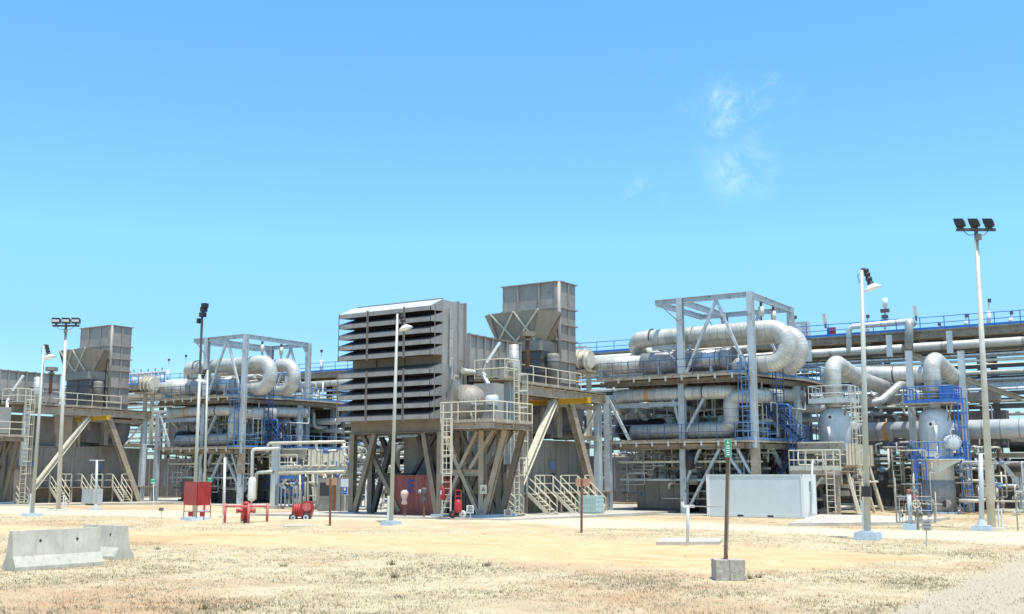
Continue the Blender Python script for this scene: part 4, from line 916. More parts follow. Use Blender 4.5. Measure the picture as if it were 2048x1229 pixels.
for x, y in ((-22.6, SKY-.8), (-21.2, SKY-.8)): part('pad_foot', MB().prism([(x-.4, y-.3, 0), (x+.4, y-.3, 0), (x+.2, y-.3, .5), (x-.2, y-.3, .5)], (0, .6, 0)), 'dark', sk); 
for x, y in ((-22.6, SKY-.5), (-21.2, SKY-.5)): part('vee_strut', MB().bar((x, y, .4), (x-.5, y, zs-.6), .14), 'dark', sk); part('vee_strut', MB().bar((x, y, .4), (x+.5, y, zs-.6), .14), 'dark', sk)
tangle(9, 16, (SKX0+.3, SKX1-.2), (SKY-.5, 74), (zs+.1, 4.2), ['beam', 'cream', 'grey', 'c_grey'], 'on the beige raised skid by the small vessel', 'on the beige raised skid near the louvres', 'small pipes on the raised skids')
tangle(10, 18, (SKX0, SKX1), (SKY, 75), (.3, 2.4), ['machine', 'grey', 'dark', 'c_grey', 'cream'], 'under the beige raised skid by the small vessel', 'under the beige raised skid near the louvres', 'small pipes under the raised skids')
NB = len(THINGS)
# ---------------------------------------------------------------- copy both to the far train
DX, SZ = -47.0, 1.037
for o, alt in THINGS[:NB]:
    if not alt: continue
    c = copy_tree(o); c.location = (o.location.x+DX, o.location.y, o.location.z*SZ); c.scale = (1, 1, SZ); c['label'] = alt
# ================================================================ LONG PIPE RACK BEHIND
RY, RYB, RZ = 92., 99., 14.35
rk = thing('pipe_rack', 'long high steel pipe rack with blue railing behind the whole plant', 'pipe rack', (-40, 95, 0))
RX0, RX1 = -135, 22
part('deck_plate', MB().box(RX0, RX1, RY, RYB, RZ-.08, RZ), 'deck', rk)
part('edge_girder', MB().ibeam((RX0, RY+.05, RZ-.4), (RX1, RY+.05, RZ-.4), .3, .6), 'deck', rk)
part('edge_girder', MB().ibeam((RX0, RYB, RZ-.5), (RX1, RYB, RZ-.5), .3, .8), 'deck', rk)
for i in range(26): part('joist', MB().box(RX0+3+i*6, RX0+3.3+i*6, RY+.2, RYB-.2, RZ-.85, RZ-.1), 'deck', rk)
railing(rk, [(RX0, RY, RZ), (RX1, RY, RZ)], 'blue', 1.05, .035, 1.9, .2)
railing(rk, [(RX0, RYB, RZ), (RX1, RYB, RZ)], 'blue', 1.05, .035, 1.9, .2)
cx = [at(x, 760, Y=RY).x for x in (1608, 1735, 1817, 1950)]
cols_ = [RX0+4+i*9.2 for i in range(8)]+[at(x, 760, Y=RY).x for x in (655, 1215, 1545, 1608, 1737, 1850, 1962)]+[-2., 8., 18.]
for x in cols_:
    for y in (RY+.35, RYB-.4): part('column', MB().ibeam((x, y, 0), (x, y, RZ-.9), .5, .45, (0, 1, 0)), 'brown', rk)
    for z in (12.0, 9.2, 6.4): part('cross_beam', MB().ibeam((x, RY+.6, z), (x, RYB-.6, z), .3, .4), 'brown', rk)
for xq in (1625, 1785, 1905, 1185, 590):
    x = at(xq, 690, Y=RY).x; part('hanger_post', MB().ibeam((x, RY-1.1, 12.2), (x, RY-1.1, RZ-.35), .42, .3, (0, 1, 0)), 'galv_clean', rk)
for xq in (1692, 2000, 1770, 1600):
    x = at(xq, 690, Y=RY).x
    for d in (-1, 1): part('vee_brace', MB().bar((x+d*.2, RY+.3, RZ-1.0), (x+d*2.0, RY+.3, 11.9), .14), 'beam', rk)
for y2, h, m in ((696, .34, 'brown'), (710, .28, 'galv'), (732, .28, 'dark'), (756, .3, 'dark'), (770, .4, 'galv'), (787, .34, 'machine'), (813, .36, 'machine')):
    z = at(2010, y2, Y=RY).z; part('side_rail_beam', MB().ibeam((-60, RY-.2, z), (RX1, RY-.2, z), .2, h), m, rk)
for i, (dy, z, r, m, s_) in enumerate(((-.5, 12.9, .36, 'c_rack', 'fat cream'), (2.2, 12.9, .3, 'c_white', 'white'), (3.4, 13.0, .36, 'c_grey', 'grey clad'), (1.0, 9.7, .3, 'machine', 'dull brown'), (2.4, 9.75, .25, 'c_rack', 'slim cream'), (4., 9.8, .35, 'c_grey', 'silver'), (5, 12.8, .3, 'dark', 'black'), (-.55, 11.55, .12, 'cream', 'thin cream'), (1.6, 10.6, .14, 'galv', 'thin zinc'), (-.5, 9.25, .12, 'c_white', 'thin white'), (1.3, 8.5, .16, 'cream', 'narrow cream'), (2.2, 7.4, .14, 'c_grey', 'narrow grey'), (-.5, 10.6, .16, 'c_rack', 'mid cream'), (-.5, 7.3, .14, 'c_rack', 'lower cream'), (.6, 6.8, .1, 'galv', 'wiry zinc'), (-.45, 12.05, .09, 'c_white', 'pencil white'), (-.4, 8.3, .13, 'c_rack', 'beige clad'), (-.4, 10.05, .08, 'galv', 'pencil zinc'), (-.45, 6.6, .1, 'c_rack', 'low beige'), (.2, 11.25, .1, 'cream', 'inner cream'), (.3, 9.95, .12, 'c_white', 'inner white'), (.2, 8.05, .1, 'cream', 'inner beige'), (.4, 5.3, .2, 'c_grey', 'lowest grey'))):
    pipe_thing(s_+' pipe running the length of the high rack'+(' middle tier' if z < 11 else ' top tier'), [(RX0, RY+dy, z), (RX1, RY+dy, z)], r, m, n=14, group='pipes along the rack')
zh = at(1830, 862, Y=82).z
hd = pipe_thing('fat cream header pipe with orange band passing behind the vessels', [(-24.5, 82, zh), (24, 82, zh)], .68, 'c_white', n=28, name='header_pipe', bands=[((at(1773, 862, Y=82).x, 82, zh), (1, 0, 0), .3, 'orange')])
for x in (-19.4, -10, -2, 6): part('saddle', MB().box(x-.3, x+.3, 81.5, 82.5, zh-1.3, zh-.6), 'dark', hd); 
h2 = pipe_thing('cream clad pipe crossing above the vessels', [(-25.5, 84, at(1600, 752, Y=84).z), (-16.6, 84, at(1830, 752, Y=84).z)], .62, 'c_cream', n=22, rings=[((-20, 84, at(1740, 752, Y=84).z), (1, 0, 0)), ((-18.6, 84, at(1780, 752, Y=84).z), (1, 0, 0))])
# dark backing put in to stand for the shaded depth of the plant
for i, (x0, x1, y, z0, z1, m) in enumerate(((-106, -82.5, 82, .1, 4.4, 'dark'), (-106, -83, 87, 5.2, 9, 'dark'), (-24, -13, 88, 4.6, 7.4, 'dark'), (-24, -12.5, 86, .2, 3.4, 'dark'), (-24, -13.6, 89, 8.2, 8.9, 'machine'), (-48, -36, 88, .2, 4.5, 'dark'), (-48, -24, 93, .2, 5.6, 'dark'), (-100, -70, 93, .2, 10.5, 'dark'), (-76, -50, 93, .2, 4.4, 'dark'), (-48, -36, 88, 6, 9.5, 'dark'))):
    o = thing('depth_backing', ['low dark backing for shaded depth beyond the far stairs', 'upper dark backing for shaded depth beyond the far walkway', 'dark backing for shaded depth behind the two vessels', 'low dark backing for shaded depth between the two vessels', 'brown duct above the dark backing', 'black backing for shaded depth behind the enclosure', 'long black backing for shaded depth under the rack behind the container', 'black backing for shaded depth behind the barriers', 'black backing for shaded depth behind the red board', 'upper black backing for shaded depth behind the duct'][i], 'machine', (x0, y, 0))
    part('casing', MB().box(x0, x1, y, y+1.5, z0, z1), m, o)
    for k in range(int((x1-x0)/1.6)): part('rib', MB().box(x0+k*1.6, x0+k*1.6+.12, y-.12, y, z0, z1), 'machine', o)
tangle(11, 50, (-24, -13.5), (83, 87.5), (3, 9), GP+['dark', 'dark'], 'in the tangle behind the two pale vessels', None, 'small pipes behind the vessels', vert=.3)
tangle(12, 44, (-24, -13), (79, 86), (.3, 4.5), GP+['dark', 'machine'], 'low in the tangle behind the two pale vessels', None, 'low pipes behind the vessels')
tangle(13, 40, (-68, -50), (78, 91), (.5, 9), GP+['dark', 'bluefade'], 'deep behind the red board and louvres', None, 'pipes deep behind the louvres', vert=.4, rr=(.06, .25))
tangle(14, 24, (-46, -37), (66, 86), (4, 8), GP+['dark'], 'deep behind the louvred intake legs', None, 'pipes deep behind the intake legs', vert=.4, rr=(.05, .2))
tangle(15, 40, (-50, -40), (54, 86), (.2, 4.8), GP+['dark', 'machine', 'blue'], 'seen between the louvred intake legs', None, 'pipes seen between the intake legs', rr=(.04, .16))
# ================================================================ RIGHT HAND VESSELS
# smaller vessel on the raised skid
c = V3((-21.6, 73.6, 0))
v = thing('pale_vessel', 'smaller pale vessel with round nozzle eye standing above the beige skid', 'vessel', c)
zt = 7.1
part('shell', MB().lathe([(1.02, 1.2), (1.02, zt-.75), (.95, zt-.42), (.75, zt-.15), (.42, zt), (.3, zt+.04)], c, n=36), 'vessel', v, smooth=True)
part('top_neck', MB().tube(c+V3((0, 0, zt)), c+V3((0, 0, zt+.5)), .55, 20), 'cream', v, smooth=True)
def nozzle(parent, p, r=.2):
    p = V3(p); o = part('nozzle', MB().tube(p, p+V3((-.12, -.4, 0)), r*.8, 16), 'white', parent, smooth=True)
    part('nozzle_flange', MB().tube(p+V3((-.12, -.4, 0)), p+V3((-.15, -.5, 0)), r*1.35, 18), 'wht2', o, smooth=True); part('nozzle_bore', MB().tube(p+V3((-.15, -.5, 0)), p+V3((-.153, -.51, 0)), r*.5, 12), 'black', o)
nozzle(v, at(1663, 835, Y=72.75)+V3((.1, .3, 0)))
q = at(1658, 868, Y=72.55); part('gauge_tube', MB().tube(q+V3((0, 0, -.5)), q+V3((0, 0, .45)), .09, 10), 'wht2', v, smooth=True)
for a in (200, 240, 290, 330): part('lifting_strap', MB().bar(c+V3((math.cos(R(a))*1.03, math.sin(R(a))*1.03, zt-.9)), c+V3((math.cos(R(a))*.6, math.sin(R(a))*.6, zt-.05)), .05, .03), 'grey', v)
pt = thing('vessel_platform', 'pale railed platform round the neck of the smaller vessel', 'platform', c+V3((0, 0, zt+.36)))
zp = zt+.38
part('deck_plate', MB().box(c.x-1.35, c.x+1.35, c.y-1.2, c.y+1.3, zp-.08, zp), 'galv_clean', pt)
part('edge_channel', MB().box(c.x-1.38, c.x+1.38, c.y-1.26, c.y-1.2, zp-.12, zp+.22), 'galv_clean', pt)
railing(pt, [(c.x-1.35, c.y+1.3, zp), (c.x-1.35, c.y-1.22, zp), (c.x+1.35, c.y-1.22, zp), (c.x+1.35, c.y+1.3, zp)], 'galv_clean', 1.05, .03, .8, .2)
for x, y in ((-1.2, -1.1), (1.2, -1.1), (1.2, 1.1)): part('bracket', MB().bar(c+V3((x, y, zp-.1)), c+V3((x*.75, y*.7, zt-.6)), .08), 'beam', pt)
ladder('ladder', 'tall cream caged ladder beside the smaller pale vessel', (-20.0, 72.5, 0), (-20.0, 72.5, zp), (.4, 1, 0), (1, -.4, 0), 'rail', 2.3, .5, over=1.0)
zo = at(1685, 722, Y=73.6).z
pipe_thing('ribbed cream outlet pipe bending over the smaller vessel', [c+V3((0, 0, zp-.2)), c+V3((0, 0, zo+.1)), c+V3((.55, 4.2, zo-.85)), c+V3((1.0, 9.6, zo-1.2))], .56, 'c_cream', .8, n=22, name='outlet_pipe', flanges=[(c+V3((0, 0, zp+.55)), (0, 0, 1))])
# larger vessel with blue platforms
c = V3((-15.95, 77.6, 0)); zt = 7.1
v = thing('tall_vessel', 'larger pale vessel with blue platforms on a grey concrete skirt', 'vessel', c)
part('shell', MB().lathe([(1.04, 2.2), (1.04, zt-.75), (.97, zt-.42), (.76, zt-.15), (.42, zt), (.3, zt+.04)], c, n=36), 'vessel', v, smooth=True)
part('skirt', MB().lathe([(1.06, .12), (1.06, 2.2)], c, n=36), 'skirt', v, smooth=True)
part('base_ring', MB().tube(c, c+V3((0, 0, .14)), 1.3, 32), 'conc_blueshade', v)
mh = at(1892, 1008, Y=76.6); part('manhole', MB().tube(mh+V3((.05, .3, 0)), mh+V3((0, -.16, 0)), .3, 20), 'skirt', v); part('manhole_opening', MB().tube(mh+V3((0, -.16, 0)), mh+V3((0, -.165, 0)), .24, 18), 'black', v)
nozzle(v, at(1864, 849, Y=76.65)+V3((.1, .3, 0)))
q = at(1872, 866, Y=76.45); part('gauge_tube', MB().tube(q+V3((0, 0, -.55)), q+V3((0, 0, .5)), .1, 10), 'wht2', v, smooth=True)
for a in (200, 240, 290, 330): part('lifting_strap', MB().bar(c+V3((math.cos(R(a))*1.05, math.sin(R(a))*1.05, zt-.9)), c+V3((math.cos(R(a))*.6, math.sin(R(a))*.6, zt-.05)), .05, .03), 'grey', v)
my = at(1907, 885, Y=76.3)
d_ = part('manway_nozzle', MB().tube(my+V3((-.5, .9, 0)), my, .5, 24), 'vessel', v, smooth=True); part('manway_cover', MB().lathe([(.5, 0), (.5, .1), (.38, .12), (.34, .16), (.1, .2)], my, (.45, -.9, 0), 24), 'vessel', d_); repeat('bolt', lambda m, p: m.tube(p, p+V3((.03, -.06, 0)), .04, 6), 'grey', d_, [my+V3((.05, -.11, 0))+V3((.9*math.cos(R(a)), .45*math.cos(R(a)), math.sin(R(a))))*.44 for a in range(0, 360, 24)]); part('davit_arm', MB().pipe([my+V3((-.2, .3, .2)), my+V3((-.2, .2, .9)), my+V3((.1, -.1, .85))], .05, .25, 8), 'white', d_, smooth=True)
part('top_neck', MB().tube(c+V3((0, 0, zt)), c+V3((0, 0, zt+.75)), .42, 20), 'vessel', v, smooth=True)
zo = at(1868, 725, Y=77.6).z
po = pipe_thing('ribbed cream outlet pipe bending over the larger vessel', [c+V3((0, 0, zt+.7)), c+V3((0, 0, zo+.5)), c+V3((.5, 3.0, zo-.5)), c+V3((.9, 5.6, zo-1.1))], .56, 'c_cream', .8, n=22, name='outlet_pipe', flanges=[(c+V3((0, 0, zt+.75)), (0, 0, 1)), (c+V3((0, 0, zt+1.15)), (0, 0, 1))])
pt = thing('vessel_platform', 'upper blue railed platform at the top of the larger vessel', 'platform', c+V3((0, 0, zt+.25)))
zp = zt+.3
part('deck_plate', MB().box(c.x-1.7, c.x+1.6, c.y-1.3, c.y+1.5, zp-.08, zp), 'beam', pt)
railing(pt, [(c.x-1.65, c.y+1.4, zp), (c.x-1.65, c.y-1.28, zp), (c.x+1.55, c.y-1.28, zp), (c.x+1.55, c.y+1.45, zp)], 'blue', 1.1, .035, .85, .22)
part('blue_cabinet', MB().box(c.x+.6, c.x+1.45, c.y-1.1, c.y-.2, zp, zp+1.1), 'blue', pt)
for x, y in ((-1.4, -1.2), (1.4, -1.2)): part('bracket', MB().bar(c+V3((x, y, zp-.1)), c+V3((x*.7, y*.6, zt-.9)), .1), 'beam', pt)
ladder('ladder', 'upper blue caged ladder on the flank of the larger vessel', c+V3((1.45, -.3, 3.6)), c+V3((1.45, -.3, zp)), (.3, 1, 0), (1, -.3, 0), 'blue', 1.2, .5, group='blue vessel ladders')
zm = at(1890, 918, Y=76).z
pt = thing('vessel_platform', 'lower half round blue railed platform at the manway of the larger vessel', 'platform', c+V3((0, 0, zm)))
ring_ = [c+V3((1.9*math.cos(R(a)), 1.75*math.sin(R(a)), zm)) for a in range(205, 386, 20)]
mb = MB(); mb.prism([p-V3((0, 0, .08)) for p in ring_]+[c+V3((.5, 0, zm-.08))], (0, 0, .08)); part('deck_plate', mb, 'white', pt)
mb = MB(); mb.prism([c+V3((.0, -1.0, zm-.1)), c+V3((1.7, -1.0, zm-.1)), c+V3((.1, -1.0, zm-.95))], (0, .08, 0)); part('gusset_plate', mb, 'white', pt)
railing(pt, ring_, 'blue', 1.1, .035, .7, .14)
ladder('ladder', 'lower blue caged ladder in front of the concrete skirt', c+V3((-.75, -1.45, .1)), c+V3((-.75, -1.45, zm)), (1, 0, 0), (0, -1, 0), 'blue', 2.3, .62, over=1.1, group='blue vessel ladders')
ladder('ladder', 'blue caged ladder behind the larger vessel on the pipe side', c+V3((1.75, .3, .1)), c+V3((1.75, .3, zm)), (1, -.2, 0), (.2, -1, 0), 'blue', 1.6, .6, over=1.0, group='blue vessel ladders')
# pale portal columns round the larger vessel
x1, x2 = at(1828, 900, Y=79.4).x, at(1934, 900, Y=81.4).x
pf = thing('portal_frame', 'pale portal columns either side of the larger vessel', 'steel frame', (-16.5, 80, 0))
za = at(1826, 702, Y=79.4).z; zb = at(1925, 702, Y=81.4).z
part('column', MB().ibeam((x1, 79.4, 0), (x1, 79.4, za), .42, .4, (0, 1, 0)), 'galv_clean', pf); part('column', MB().ibeam((x2, 81.4, 0), (x2, 81.4, zb), .42, .4, (0, 1, 0)), 'galv', pf)
part('knee_brace', MB().ibeam((x2+.15, 81.5, 9.3), (x2+2.4, 91.8, 8.4), .25, .35), 'beam', pf); part('knee_brace', MB().ibeam((x2+.15, 81.5, 5.9), (x2+2.4, 91.8, 5.2), .25, .35), 'beam', pf)
part('cap_beam', MB().ibeam((x1, 79.7, za-.2), (x1, 91.8, za-.2), .25, .35), 'beam', pf)
# thin ladder, manifold and risers between the vessels
ladder('ladder', 'plain cream ladder standing between the two pale vessels', g(1800, 1024), g(1800, 1024)+V3((-.15, .3, 4.4)), (1, .0, 0), (0, -1, 0), 'rail', 99, .55, over=.2)
ladder('ladder', 'plain cream access ladder on the raised skid corner', (-20.55, SKY-1.7, 0), (-20.55, SKY-1.7, 2.85), (1, 0, 0), (0, -1, 0), 'rail', 99, .5, over=1.2)
# rack end structure on the far side
for xq, yq in ((2000, 0), (2050, 0)):
    pass
ap = thing('trestle', 'grey A shaped trestle carrying the low pipe bridge at the far end', 'trestle', (-6, 84, 0))
zA = at(1990, 915, Y=84).z; xa = at(1995, 915, Y=84).x
for dy in (0, 3.5):
    for d in (-1.75, 2.6): part('leg', MB().ibeam((xa+d, 84+dy, 0), (xa, 84+dy, zA), .3, .28, (0, 1, 0)), 'galv' if not dy else 'grey', ap)
    part('bridge_beam', MB().ibeam((xa-4.5, 84+dy, zA+.15), (xa+8, 84+dy, zA+.15), .25, .3), 'beam', ap)
    part('footing', MB().box(xa-2.2, xa-1.3, 83.7+dy, 84.3+dy, 0, .4), 'dark', ap)
    part('dark_pipe', MB().pipe([(xa-4.5, 84.8+dy, zA-.7), (xa+8, 84.8+dy, zA-.7)], .35, n=12), 'dark', ap, smooth=True)
for i, (z, r) in enumerate(((zA+.75, .38), (zA-.3, .22))):
    pipe_thing(['black pipe on the low bridge beyond the tall floodlight', 'black slim pipe under the low bridge beyond the tall floodlight'][i], [(-12.5, 85.5, z), (6, 85.5, z)], r, 'black', n=14)
def can(xq, lab):
    p = at(xq, 905, Y=84.6); mb = MB(); mb.tube((p.x, 84.6, zA+.9), (p.x, 84.6, zA+1.7), .2, 10); mb.tube((p.x, 84.6, zA+1.7), (p.x, 84.6, zA+1.78), .34, 10); solo('valve_actuator', mb, 'dark', lab, 'valve')
can(2008, 'black mushroom topped valve on the low bridge'); can(1988, 'black squat valve on the low bridge beside the tall floodlight')
# ---- things on top of the rack
def rp(xq, yq, dy=1.): return at(xq, yq, Y=RY+dy)
def riser(xq, y0, y1, r, m, lab, dy=-.6):
    a, b = rp(xq, y0, dy), rp(xq, y1, dy); return a, b
a, b = rp(1698, 706, -.7), rp(1698, 655, -.7); e_ = rp(1818, 651, -.7)
pipe_thing('pale riser pipe turning along the blue railing of the high rack', [a, b, (e_.x, e_.y, b.z+.15)], .22, 'c_white', .4, n=16)
a, b = rp(1818, 700, -.9), rp(1818, 643, -.9); pipe_thing('grey clad standpipe in front of the high rack railing', [a, b, b+V3((0, 1.3, 0))], .34, 'c_grey', .5, n=20)
o = thing('antenna_mast', 'white antenna mast with instruments on the high rack', 'mast', rp(1770, 655))
a, b = rp(1770, 660), rp(1770, 598); part('pole', MB().tube(a, b, .1, 10), 'white', o, smooth=True); part('radome', MB().tube(rp(1770, 615), rp(1770, 597), .2, 12), 'wht2', o, smooth=True)
for yq, s_ in ((622, .35), (634, .25), (643, .3)): p = rp(1770, yq); part('instrument', MB().box(p.x-s_, p.x+s_, p.y-.2, p.y+.1, p.z-.15, p.z+.15), 'dark', o)
for xq, yq in ((1648, 628), (1829, 613)):
    q = rp(xq+3, yq+20); o = thing('wall_lamp', 'beige tilted tube lamp on the rack railing '+('by the pale riser' if xq < 1700 else 'beside the grey standpipe'), 'lamp', q, 'tube lamps on the rack railing'); part('lamp_tube', MB().bar(rp(xq, yq), q, .3, .2), 'rail', o); part('socket', MB().bar(q, q+V3((0, 0, -.4)), .14), 'dark', o)
p = rp(1664, 664, .3); solo('fire_box', MB().box(p.x-.35, p.x+.35, p.y-.3, p.y, p.z-.4, p.z+.35), 'red', 'small red fire box on the rack railing', 'fire box')
def stand(xq, y1, lab, m='white', hd=True):
    a = rp(xq, 662 if xq > 1600 else 700, 1.2); a.z = RZ; b = rp(xq, y1, 1.2); o = thing('instrument_post', lab, 'instrument', a, 'instrument posts on the rack'); part('pole', MB().tube(a, b, .06, 8), m, o); part('head', MB().box(b.x-.1, b.x+.14, b.y-.1, b.y+.1, b.z-.3, b.z), 'dark' if hd else 'white', o); part('body', MB().tube(a+V3((0, 0, .2)), a.lerp(b, .55), .16, 10), 'white', o, smooth=True)
for xq, y1, s_ in ((1735, 630, 'beside the antenna mast'), (1932, 628, 'by the tall floodlight pole'), (1978, 598, 'with a lamp head past the tall floodlight'), (1878, 646, 'above the larger vessel'), (2022, 622, 'at the far end of the rack'), (372, 710, 'above the far pipe loop'), (338, 718, 'near the white filter skid'), (643, 700, 'beside the louvred intake'), (1590, 632, 'behind the pipe loops')):
    stand(xq, y1, 'white instrument post '+s_)
o = thing('filter_skid', 'white filter skid of several drums in a blue frame on the far rack', 'skid', rp(295, 745))
for i in range(5):
    p = rp(268+i*14, 745, 1.5); part('drum', MB().tube((p.x, p.y, RZ), (p.x, p.y, RZ+1.6), .42, 14), 'white', o, smooth=True); part('cap', MB().tube((p.x, p.y, RZ+1.6), (p.x, p.y, RZ+1.8), .5, 14), 'wht2', o); part('valve', MB().tube((p.x, p.y, RZ+1.8), (p.x, p.y, RZ+2.2), .07, 8), 'dark', o)
p = rp(262, 745, .4); q = rp(330, 745, .4); part('blue_frame', MB().box(p.x, q.x, p.y, p.y+.06, RZ+.0, RZ+.25), 'blue', o)
for i in range(5): x = p.x+(q.x-p.x)*i/4; part('frame_post', MB().box(x-.06, x+.06, p.y-.05, p.y, RZ, RZ+1.5), 'blue', o)
o = thing('cabinet_group', 'grey cabinet on the rack behind the pipe loops', 'cabinet', rp(1598, 660)); p = rp(1603, 660, .8); part('casing', MB().box(p.x-.9, p.x+.5, p.y, p.y+1, RZ, RZ+1.6), 'galv', o); part('door', MB().box(p.x-.5, p.x-.05, p.y-.04, p.y, RZ+.2, RZ+1.4), 'white', o)
# diagonal chute between the vessels
pipe_thing('pale pipe with slanting offset behind the ladder of the smaller vessel', [at(1715, 808, Y=80), at(1758, 806, Y=80), at(1800, 770, Y=82), at(1812, 772, Y=84)], .3, 'c_grey', .8, n=16)
# ================================================================ PIPE BRIDGE SKID between the red board and the louvres
x, y = -61.3, 60.7
pb = thing('pipe_portal', 'pale column and beam of the pipe portal behind the red hydrant', 'steel frame', (x, y, 0))
zt = at(553, 884, Y=y).z
part('column', MB().ibeam((x, y, 0), (x, y, zt), .5, .45, (0, 1, 0)), 'galv_clean', pb); part('base_plate', MB().box(x-.6, x+.6, y-.5, y+.5, 0, .25), 'slab', pb)
part('column', MB().ibeam((-52, y+.3, 0), (-52, y+.3, zt), .45, .45, (0, 1, 0)), 'galv_clean', pb)
part('cross_beam', MB().ibeam((x+.3, y, 2.6+.4), (-52, y, 2.6+.4), .2, .22), 'galv_clean', pb)
def pp(lab, pts, r, m='cream', Y=60.3, **k): return pipe_thing(lab, [at(a, b, Y=Y) for a, b in pts], r, m, name='process_pipe', n=12, **k)
pp('upper cream pipe bending down at the pale portal column', [(535, 905), (537, 887), (690, 884)], .12, 'cream')
pp('cream pipe bending down into the white pot', [(504, 955), (505, 899), (560, 897)], .13, 'white')
pp('lower long cream pipe level with the portal brace', [(558, 947), (690, 944)], .12, 'cream', 59.9)
pp('grey arched pipe left of the portal column', [(510, 1000), (513, 946), (546, 944)], .13, 'c_grey')
for i in range(6):
    xq = 562+i*17; pp(['first', 'second', 'third', 'fourth', 'fifth', 'sixth'][i]+' slanting cream branch pipe over the portal', [(xq, 945), (xq+12, 932), (xq+24, 932)], .06, 'cream', 60.2, group='slanting branch pipes')
for i in range(5): pp(['first', 'second', 'third', 'fourth', 'fifth'][i]+' upright cream pipe under the portal', [(600+i*16, 1022), (600+i*16, 950)], .07, 'rail', 60.5+i*.3, group='upright pipes under the portal')
p = at(504, 978, Y=59.5)
o = thing('white_pot', 'white vertical pot hung on the cream pipe behind the hydrant', 'pot', p+V3((0, 0, -1.1)))
part('shell', MB().lathe([(.1, -.95), (.28, -.85), (.3, -.7), (.3, .6), (.24, .8), (.1, .9)], p, n=16), 'white', o, smooth=True)
for dz in (-.45, .5): part('side_branch', MB().pipe([p+V3((-.28, 0, dz)), p+V3((-.5, 0, dz)), p+V3((-.5, 0, dz-.2))], .05, .08, 8), 'grey', o)
part('drain', MB().tube(p+V3((0, 0, -.95)), p+V3((0, 0, -1.7)), .06, 8), 'cream', o)
o = thing('blue_valve_rack', 'blue framed valve rack beside the pale portal column', 'valve rack', at(585, 1015, Y=61))
for xq in (560, 583, 606): q = at(xq, 975, Y=61.2); part('frame_post', MB().box(q.x-.06, q.x+.06, 61.1, 61.2, q.z-.8, q.z+.9), 'blue', o)
for yq in (955, 990): a, b = at(558, yq, Y=61.1), at(608, yq, Y=61.1); part('frame_rail', MB().box(a.x, b.x, 61.0, 61.1, a.z-.12, a.z+.12), 'blue', o)
for i in range(6): q = at(563+i*8, 972+(i % 3)*5, Y=60.9); part('valve', MB().tube(q, q+V3((0, -.2, .1)), .13, 10), ['galv', 'white', 'grey'][i % 3], o); part('drop_tube', MB().tube(q, (q.x, q.y, .1), .06, 6), 'galv', o)
ladder('ladder', 'blue ladder behind the white pot', (-60.5, 66.5, 0), (-60.5, 66.5, 3.4), (1, 0, 0), (0, -1, 0), 'bluefade', 99, .5, over=.3)
tangle(21, 56, (-60, -50.5), (60.5, 66), (.2, 3.0), GP+['bluefade'], 'on the pipe portal skid behind the hose cart', None, 'small pipes on the portal skid', rr=(.04, .12))
tangle(22, 30, (-60, -50.5), (62, 70), (3.2, 5.2), GP, 'above the pipe portal skid behind the hose cart', None, 'pipes above the portal skid', vert=.25)
# ================================================================ THINGS STANDING IN FRONT OF THE PLANT
# ---- concrete road barriers
def barrier(label, p0, p1, hgt=.82):
    """p0, p1: ends of the near lower edge on the ground"""
    p0, p1 = V3(p0), V3(p1); d = (p1-p0).normalized(); nrm = V3((-d.y, d.x, 0))
    o = thing('concrete_barrier', label, 'road barrier', (p0+p1)/2, 'concrete road barriers')
    prof = [(0, 0), (0, .1*hgt), (.17, .36*hgt), (.27, hgt), (.43, hgt), (.53, .36*hgt), (.70, .1*hgt), (.70, 0)]
    mb = MB(); N = 9
    for i in range(N+1):
        for a, z in prof:
            q = p0+d*((p1-p0).length*i/N)+nrm*a; mb.v.append((q.x+noise.noise(q*3)*.006, q.y, z+noise.noise(q*2+V3((5, z, 0)))*.006))
    n = len(prof)
    for i in range(N):
        for k in range(n): j = (k+1) % n; mb.face([i*n+k, i*n+n+k, i*n+n+j, i*n+j])
    mb.face(list(range(n))); mb.face(list(range(N*n+n-1, N*n-1, -1)))
    part('body', mb, 'conc', o)
    for u in (.3, .72):
        q = p0+d*((p1-p0).length*u)+nrm*.222+V3((0, 0, .73*hgt)); part('lifting_hole', MB().tube(q-nrm*.01, q+nrm*.03, .035, 10), 'black', o)
    return o
barrier('nearer pale concrete barrier, longer face turned to the field', g(30, 1144), g(207, 1131), 1.07)
q1 = g(228, 1121); barrier('second concrete barrier standing partly hidden behind the first', q1+V3((cy_, sy_, 0))*-1.75+V3((-sy_, cy_, 0))*1.3, q1, 1.02)
